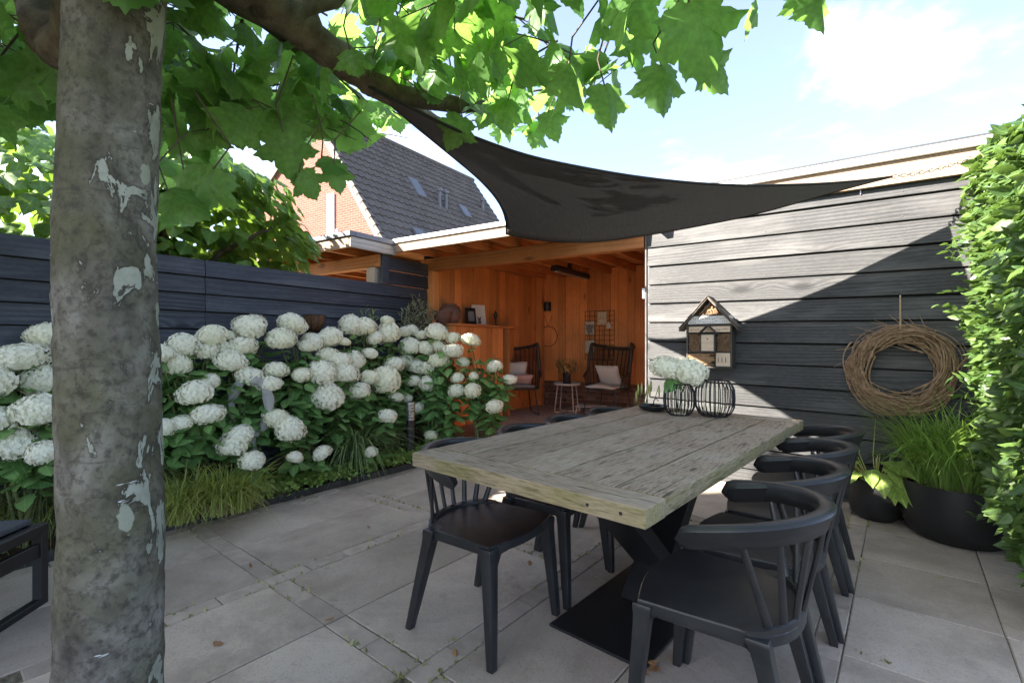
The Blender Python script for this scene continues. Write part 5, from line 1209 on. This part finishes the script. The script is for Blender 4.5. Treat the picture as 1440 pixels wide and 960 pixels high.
def cushion(name, c, size, rot, mat, label):
    me = bpy.data.meshes.new(name); bm = bmesh.new(); bmesh.ops.create_grid(bm, x_segments=14, y_segments=14, size=1); n = len(bm.verts)
    top = list(bm.verts); vs = []; m = MB(); G = 15; W_ = {}
    for s in (1, -1):
        for i in range(G):
            for j in range(G):
                x, y = -1+2*i/(G-1), -1+2*j/(G-1); t_ = max(0, (1-x**4)*(1-y**4))**.5; pin = 1-.07*(1-abs(x))*abs(y)-.07*(1-abs(y))*abs(x)
                m.v.append((x*size[0]/2*pin, y*size[1]/2*pin, s*t_*size[2]/2+.012*math.sin(3*x+2*y)*t_))
        b = 0 if s == 1 else G*G
        for i in range(G-1):
            for j in range(G-1): m.f.append((b+i*G+j, b+(i+1)*G+j, b+(i+1)*G+j+1, b+i*G+j+1))
    bm.free(); mm = m.mesh(name, mat, True); bm = bmesh.new(); bm.from_mesh(mm); bmesh.ops.remove_doubles(bm, verts=bm.verts, dist=.0006); bmesh.ops.recalc_face_normals(bm, faces=bm.faces); bm.to_mesh(mm); bm.free(); smooth_mesh(mm, True)
    bpy.data.meshes.remove(me)
    o = link(name, mm, None, loc=c, rot=rot); return tag(o, label, 'cushion')
cL = Vector((.085, 7.35, FZ)); aL = R(180+12); wing_chair(cL, aL, 'dark rattan wing chair with pink and white cushions, behind the hydrangeas')
cR = Vector((1.42, 7.22, FZ)); aR = R(180-42); wing_chair(cR, aR, 'dark rattan wing chair with pale cushions, right of the side table')
def onchair(c, a, x, y, z): return Vector(c)+Matrix.Rotation(a, 3, 'Z') @ Vector((x, y, z))
o = cushion('cushion', onchair(cL, aL, .02, -.17, .60), (.42,.40,.12), (R(72), 0, aL), M['cushion'], 'white cushion with a grey disc leaning in the left rattan chair')
MB().tube([(-.02,.03,.058),(-.02,.03,.066)], .11, 28).build('disc_print', M['grey_cloth'], o)
cushion('cushion', onchair(cL, aL, -.06, .0, .50), (.34,.26,.11), (R(48), 0, aL), M['pink'], 'dusty pink cushion on the left rattan chair')
cushion('cushion', onchair(cL, aL, 0, .0, .43), (.5,.48,.07), (0, 0, aL), M['grey_cloth'], 'grey seat pad on the left rattan chair')
cushion('cushion', onchair(cR, aR, 0, .0, .43), (.5,.48,.07), (0, 0, aR), M['cushion'], 'pale seat pad on the right rattan chair')
cushion('cushion', onchair(cR, aR, .05, -.14, .58), (.40,.36,.11), (R(62), 0, aR), M['cushion'], 'pale cushion leaning in the right rattan chair')
st = vfloor(797, 579); sd = thing('side_table', 'round pale side table on rod legs between the rattan chairs', 'table', st)
MB().lathe([(.0,.425),(.205,.425),(.215,.432),(.215,.452),(.205,.455),(.203,.440),(.0,.438)], 36, cap0=False).build('tray_top', M['pale_metal'], sd, .6)
for k in range(4):
    a = k*math.pi/2+.4; MB().tube([(.16*math.cos(a),.16*math.sin(a),.428),(.215*math.cos(a),.215*math.sin(a),.02),(.20*math.cos(a),.20*math.sin(a),.008),(.0,.0,.008)], .008, 8).build('leg', M['pale_metal'], sd, True)
vp = thing('dark_vase', 'black cylinder vase on the round side table', 'vase', st+Vector((0,0,.441))); MB().lathe([(.055,0),(.06,.01),(.06,.17),(.052,.17),(.05,.02),(0,.02)], 24).build('vase_body', M['black_pot'], vp, .7)
db = thing('dried_bouquet', 'bunch of dried golden leaves in the black cylinder vase', 'dried flowers', st+Vector((0,0,.47))); M['dried'] = leafmat('dried_gold_leaf', (.28,.15,.045), (.55,.37,.15), trans=(.5,.3,.1), tmix=.25, veins=False)
DM = [(T, tmesh('leaf', T, M['dried'])) for T in OT]; di = []; dm = MB()
for k in range(26):
    a = RNG.uniform(0,6.28); e = RNG.uniform(.1,1); d = np.array((math.cos(a)*e*.24, math.sin(a)*e*.2, .16+.24*(1-.55*e)*RNG.uniform(.6,1.15))); dm.tube([(0,0,.02), tuple(d*.5+np.array((0,0,.05))), tuple(d)], .0022, 4, False)
    for j in range(7): p = np.array(db.location)+d*(.55+.075*j); di.append((int(RNG.integers(0,3)), frame(p, rv()+d*2, rv()+np.array((0,0,.5)), RNG.uniform(.035,.065))))
foliage(db, di, DM, M['dried'], 60); dm.build('stems', M['twig_dark'], db)['kind'] = 'stuff'
fp = vfloor(832, 582); fs_ = thing('foot_stool', 'low pale slatted foot stool before the right rattan chair', 'stool', fp+Vector((0,.05,0)), R(-20))
for k in range(5): MB().box(-.22, .22, -.13+k*.056, -.09+k*.056, .11, .122).build('slat', M['pale_metal'], fs_, bevel=.002)
for s in (-1, 1): MB().tube([(s*.19,-.12,.108),(s*.21,-.14,.008),(s*.21,.14,.008),(s*.19,.12,.108)], .007, 8).build('leg', M['pale_metal'], fs_)
# wall lamp, ring, wire grid
def bw(x, y, off=.0): p = vback(x, y, off+.022); return v2w(p.x, p.y, p.z)
lp = bw(770, 431, .06); wl_ = thing('wall_lamp', 'small dark cylinder wall lamp on the larch wall', 'lamp', lp, VA); MB().lathe([(.06,-.075),(.06,.075),(.0,.078)], 24, cap0=False).build('shade', M['black_metal'], wl_, .6); MB().lathe([(.052,-.073),(0,-.073)], 20, cap0=False).build('lens', M['white'], wl_); MB().box(-.03,.03,.045,.062,-.05,.05).build('bracket', M['black_metal'], wl_)
rc_ = bw(771, 473, .012); rg = thing('ring_ornament', 'thin dark metal ring hanging on a string below the wall lamp', 'ring', rc_, VA); MB().tube([(.175*math.cos(2*math.pi*k/48),0,.175*math.sin(2*math.pi*k/48)) for k in range(48)], .006, 6, closed=True).build('hoop', M['black_metal'], rg, True)
for s in (-1, 1): MB().tube([(0,0,.175),(s*.075,0,.36)], .003, 5).build('string', M['black_metal'], rg)
g0, g1 = bw(823, 438, .012), bw(864, 506, .012); gw = (g1-g0).dot(VX); gh = g0.z-g1.z; gr = thing('wire_grid', 'black wire grid pinboard on the larch wall', 'grid', Vector((g0.x, g0.y, g1.z)), VA)
for k in range(11): MB().tube([(0,0,gh*k/10),(gw,0,gh*k/10)], .0042, 5).build('wire', M['black_metal'], gr)
for k in range(7): MB().tube([(gw*k/6,-.005,0),(gw*k/6,-.005,gh)], .0042, 5).build('wire', M['black_metal'], gr)
def printmat(name, paper, ink, seed):
    t = NT(name); v = t.coord(rnd=False, scale=(1,1,1)); f = t.noise(v, 22+seed, 4, .6); return t.set(t.mix(t.ramp(f, [(.52, 0), (.58, .75)]), paper, ink), .7, .2)
for (x0, y0, x1, y1, ink, lab) in [(840.5,438.5,853,456.5,(.35,.28,.18),'cream card at the top of the wire grid'), (823,452,835.5,470,(.06,.07,.08),'cream card with a dark animal head print on the wire grid'), (823,478.5,835.5,496,(.45,.42,.38),'cream text card low on the wire grid')]:
    a, b_ = bw(x0, y0, .022), bw(x1, y1, .022); w_ = (b_-a).dot(VX); h_ = a.z-b_.z; c = thing('card', lab, 'card', Vector((a.x, a.y, b_.z)), VA, 'cards clipped to the wire grid'); MB().box(0, w_, -.002, .002, 0, h_).build('paper', printmat('card_paper_'+lab[:5]+str(int(x0+y0)), (.62,.54,.40), ink, int(x0) % 9), c)
    if ink[0] < .1: MB().prism([(w_*.25,h_*.12),(w_*.75,h_*.12),(w_*.85,h_*.55),(w_*.95,h_*.8),(w_*.68,h_*.72),(w_*.5,h_*.82),(w_*.32,h_*.72),(w_*.05,h_*.8),(w_*.15,h_*.55)], -.004, -.003).build('print', M['grey_cloth'], c)
a = bw(856, 458, .03); o = MB().prism([(-.035,-.04),(.035,-.04),(.035,.02),(0,.06),(-.035,.02)], -.004, .004).build('tag', M['cushion'], None, loc=a, rot=(0,0,VA)); tag(o, 'tiny pale house shaped tag on the wire grid', 'tag')
# heater under the joists
ha = Vector((.547, 6.2, 2.172)); ht = thing('patio_heater', 'long black radiant heater hanging under the veranda joists', 'heater', ha, VA); L_ = .98
MB().prism([(-.055,-.03),(.055,-.03),(.065,.0),(.05,.045),(-.05,.045),(-.065,.0)], 0, L_).build('housing', M['black_metal'], ht, bevel=.003); MB().box(-.04,.04,.06,L_-.06,-.034,-.031).build('reflector', M['steel'], ht)
for y_ in (.04, L_-.04): MB().tube([(0,y_,-.035),(0,y_,-.031)], .018, 12).build('end_knob', M['white'], ht)
MB().box(-.022,.022,L_*.42,L_*.42+.05,.046,.125).build('bracket', M['black_metal'], ht); MB().tube([(.02,L_*.5,.045),(.05,L_*.55,.10),(.05,L_*.62,.10),(.02,L_*.68,.045)], .005, 6).build('cable', M['black_metal'], ht)
# cabinet with shelf on the left wall
sA, sB = vleft(630, 455, .16), vleft(722, 459.5, .16); SZ = sB.z; cab = thing('wall_cabinet', 'low larch cabinet with a shelf top along the veranda side wall', 'cabinet', VO, VA)
y0_, y1_ = max(.16, vleft(612, 454, .16).y), min(VD-.16, sB.y)
MB().box(VL+.024, VL+.33, y0_, y1_, SZ-.035, SZ).build('shelf_top', M['orange_y'], cab, bevel=.003)
MB().box(VL+.03, VL+.30, y0_+.02, y0_+.05, FZ, SZ-.036).build('side_panel', M['orange_v'], cab); MB().box(VL+.03, VL+.30, y1_-.35, y1_-.32, FZ, SZ-.036).build('side_panel', M['orange_v'], cab)
k_ = y0_+.052; i = 0
while k_ < y1_-.5: MB().box(VL+.26, VL+.28, k_, min(k_+.135, y1_-.36), FZ, SZ-.036).build('door_board', M['orange_v'], cab, bevel=.002); k_ += .138
def onshelf(x): p = vleft(x, 457, .15); return v2w(VL+.15, p.y, SZ+.001)
q = onshelf(622); b1 = thing('terracotta_bowl', 'wide brown terracotta bowl on the left end of the shelf', 'bowl', q); MB().lathe([(.07,0),(.11,.05),(.14,.13),(.145,.15),(.13,.15),(.1,.05),(0,.03)], 28).build('bowl_body', M['terracotta'], b1, .7)
q = onshelf(633); b2 = thing('terracotta_jar', 'round shouldered brown terracotta jar on the shelf', 'jar', q); MB().lathe([(.09,0),(.14,.07),(.15,.15),(.12,.215),(.085,.235),(.09,.255),(.075,.255),(.07,.22),(.1,.1),(0,.05)], 28).build('jar_body', M['terracotta'], b2, .7)
q = onshelf(663); f1 = thing('picture_frame', 'small dark picture frame leaning on the shelf', 'frame', q, VA+R(75)); MB().box(-.085,.085,-.01,.01,0,.235).build('frame', M['black_metal'], f1, bevel=.003, rot=(R(-8),0,0)); MB().box(-.05,.05,-.014,-.009,.05,.185).build('print', M['grey_cloth'], f1, rot=(R(-8),0,0))
q = onshelf(674); f2 = thing('canvas_print', 'pale canvas print leaning on the shelf beside the dark frame', 'canvas', q+Vector((.0,.05,0)), VA+R(70)); MB().box(-.11,.11,-.008,.008,0,.29).build('canvas', M['cushion'], f2, rot=(R(-8),0,0)); MB().prism([(-.03,.02),(.03,.02),(.02,.08),(.04,.13),(.0,.1),(-.03,.12),(-.015,.07)], -.0105, -.0085).build('print', M['terracotta'], f2, rot=(R(-8),0,0))
q = onshelf(697); f3 = thing('figurine', 'slim dark glass ornament on the shelf', 'ornament', q); MB().lathe([(.03,0),(.032,.01),(.01,.03),(.012,.1),(.03,.14),(.028,.18),(.008,.22),(.0,.235)], 16).build('ornament_body', M['glass_dark'], f3, .8)

# ================================================================== IN THE BED
bp = Vector(((577-CX)/F*4.95, 4.95, .03)); bo = thing('bollard_light', 'low bollard light with steel louvres among the hydrangeas', 'garden light', bp)
MB().tube([(0,0,0),(0,0,.40)], .044, 24).build('post', M['black_metal'], bo, .6); MB().tube([(0,0,.40),(0,0,.56)], .026, 20).build('lens', M['white'], bo, .6)
for k in range(5): MB().lathe([(.046,.405+k*.031),(.046,.428+k*.031),(.03,.432+k*.031)], 24, cap0=True, cap1=True).build('louvre', M['steel'], bo, .5)
MB().lathe([(.047,.56),(.047,.585),(.0,.59)], 24).build('cap', M['steel'], bo, .6)
rp_ = wp(352, 572, 3.80); rs = thing('stone_ring', 'weathered grey stone ring sculpture half hidden in the hydrangeas', 'sculpture', (rp_.x, rp_.y, .02), R(15))
ctr = rp_.z; MB().tube([(.135*math.cos(2*math.pi*k/40), .0, ctr-.02+.22*math.sin(2*math.pi*k/40)) for k in range(40)], [.034+.010*math.sin(k*.9) for k in range(40)], 14, closed=True).build('ring', M['stone'], rs, True); MB().lathe([(.07,0),(.06,.05),(.04,max(.08, ctr-.24))], 16, cap1=True).build('foot', M['stone'], rs, True)
bk = f2w(1.644, .12); wb = thing('wall_basket', 'half round coir lined basket hanging on the fence', 'basket', (bk[0], bk[1], 0), VA)
bz = wp(438, 468, bk[1]).z; bzt = wp(438, 443, bk[1]).z; hh = bzt-bz; m = MB(); NN = 18
for j in range(7):
    t_ = j/6; rr = .11*math.sqrt(max(.02, 1-(1-t_)**2.2)); 
    for k in range(NN+1): a = -math.pi/2+math.pi*k/NN; m.v.append((-.11+rr*1.35*math.cos(a)*1.0, rr*math.sin(a)*.95, bz+hh*t_))
for j in range(6):
    for k in range(NN): m.f.append((j*(NN+1)+k, j*(NN+1)+k+1, (j+1)*(NN+1)+k+1, (j+1)*(NN+1)+k))
m.build('liner', M['coir'], wb, True)
for k in range(6): a = -1.4+2.8*k/5; MB().tube([(-.11+.152*math.cos(a)*s, .108*math.sin(a)*s, z) for s, z in ((1,bzt),(.93,bz+hh*.5),(.6,bz+hh*.12),(.15,bz))], .003, 5).build('wire', M['black_metal'], wb)
MB().tube([(-.11+.152*math.cos(-1.57+3.14*k/16), .108*math.sin(-1.57+3.14*k/16), bzt) for k in range(17)], .004, 6).build('rim', M['black_metal'], wb)
# olive like shrub and sprig by the fence end
M['olive_leaf'] = leafmat('silvery_leaf', (.16,.19,.10), (.34,.36,.20), trans=(.35,.38,.18), tmix=.25, veins=False)
NAR = template([(0,0),(.07,.2),(.09,.5),(.05,.8),(0,1)], (0,.45), lambda x, y: -.2*(y-.2)**2-.3*abs(x)); OL = [(NAR, tmesh('leaf', NAR, M['olive_leaf']))]
M['sprig_leaf'] = leafmat('sprig_leaf', (.10,.17,.06), (.2,.28,.10), trans=(.25,.35,.08), tmix=.25, veins=False); SPL = [(NAR, tmesh('leaf', NAR, M['sprig_leaf']))]
def bushy(name, label, c, top, rad, n, meshes, mat, ls, cat='shrub'):
    t_ = thing(name, label, cat, c); it = []; m = MB()
    for k in range(n):
        a = RNG.uniform(0,6.28); e = math.sqrt(RNG.random()); tip = np.array((c[0]+rad*e*math.cos(a), c[1]+rad*e*math.sin(a), top-(.28*e**2+.12*RNG.random())*1.0)); b_ = np.array(c)+np.array((JIT(.03),JIT(.03),0)); mid = b_*.5+tip*.5; mid[:2] = b_[:2]*.45+tip[:2]*.55
        m.tube([Vector(b_)-Vector(c), Vector(mid)-Vector(c), Vector(tip)-Vector(c)], [.005,.004,.0015], 4, False)
        for j in range(22):
            s_ = .45+.55*j/21; p = mid+(tip-mid)*((s_-.45)/.55); it.append((0, frame(p, rv()+(tip-mid)/np.linalg.norm(tip-mid)*.7+np.array((0,0,.3)), rv()+np.array((0,0,.6)), RNG.uniform(*ls))))
    foliage(t_, it, meshes, mat, 60); m.build('stems', M['twig_dark'], t_)['kind'] = 'stuff'
Yo = 5.75; bushy('olive_shrub', 'silvery green olive like shrub beside the veranda post', ((590-CX)/F*Yo, Yo-.1, .03), wp(590,414,Yo).z, .21, 60, OL, M['olive_leaf'], (.05,.075))
Yo = 5.25; bushy('leafy_sprig', 'upright leafy sprig in front of the fence left of the olive shrub', ((521-CX)/F*5.15, 5.0, .03), wp(521,428,5.1).z, .13, 16, SPL, M['sprig_leaf'], (.05,.085))
Yo = 5.8; bushy('white_flowering_plant', 'small pale flowering plant beside the terracotta bowl', ((622-CX)/F*Yo, Yo, .03), wp(622,441,Yo).z, .13, 18, OL, M['olive_leaf'], (.03,.05))

# ================================================================== LOUNGE BENCH AT THE LEFT EDGE
lb = thing('lounge_bench', 'black metal lounge bench with dark cushion at the left edge', 'bench', (-2.19, 2.285, 0), R(-8)*-1)
Wd, Dp, Ht = 1.5, .80, .375      # local: x to the left (negative), y towards the camera (negative)
for x_ in (-.02, -Wd+.02):
    for y_ in (-.02, -Dp+.02): MB().box(x_-.02, x_+.02, y_-.02, y_+.02, .0, Ht-.045).build('leg', M['black_metal'], lb, bevel=.002)
for x_ in (-.02, -Wd+.02):
    MB().box(x_-.02, x_+.02, -Dp+.041, -.041, .0, .03).build('floor_rail', M['black_metal'], lb, bevel=.002); MB().box(x_-.022, x_+.022, -Dp, 0, Ht-.044, Ht).build('seat_rail', M['black_metal'], lb, bevel=.003)
    MB().box(x_-.012, x_+.012, -Dp+.041, -.041, Ht-.15, Ht-.085).build('side_rail', M['black_metal'], lb, bevel=.003)
for y_ in (-.02, -Dp+.02): MB().box(-Wd+.043, -.043, y_-.02, y_+.02, Ht-.044, Ht-.001).build('seat_rail', M['black_metal'], lb, bevel=.003)
for k in range(11): MB().box(-.14-k*.125, -.06-k*.125, -Dp+.041, -.041, Ht-.03, Ht-.012).build('slat', M['black_metal'], lb, bevel=.002)
M['dark_cloth'] = plain('anthracite_cloth', (.075,.08,.09), (.055,.06,.068), 60, .85, .5, bdist=.002)
o = MB().box(-Wd+.03, -.05, -Dp+.03, -.03, Ht+.002, Ht+.028).build('seat_pad', M['dark_cloth'], None, bevel=.01, seg=3, loc=lb.location, rot=(0,0,R(8))); tag(o, 'thin anthracite pad lying on the lounge bench', 'cushion')
bpy.context.view_layer.update()
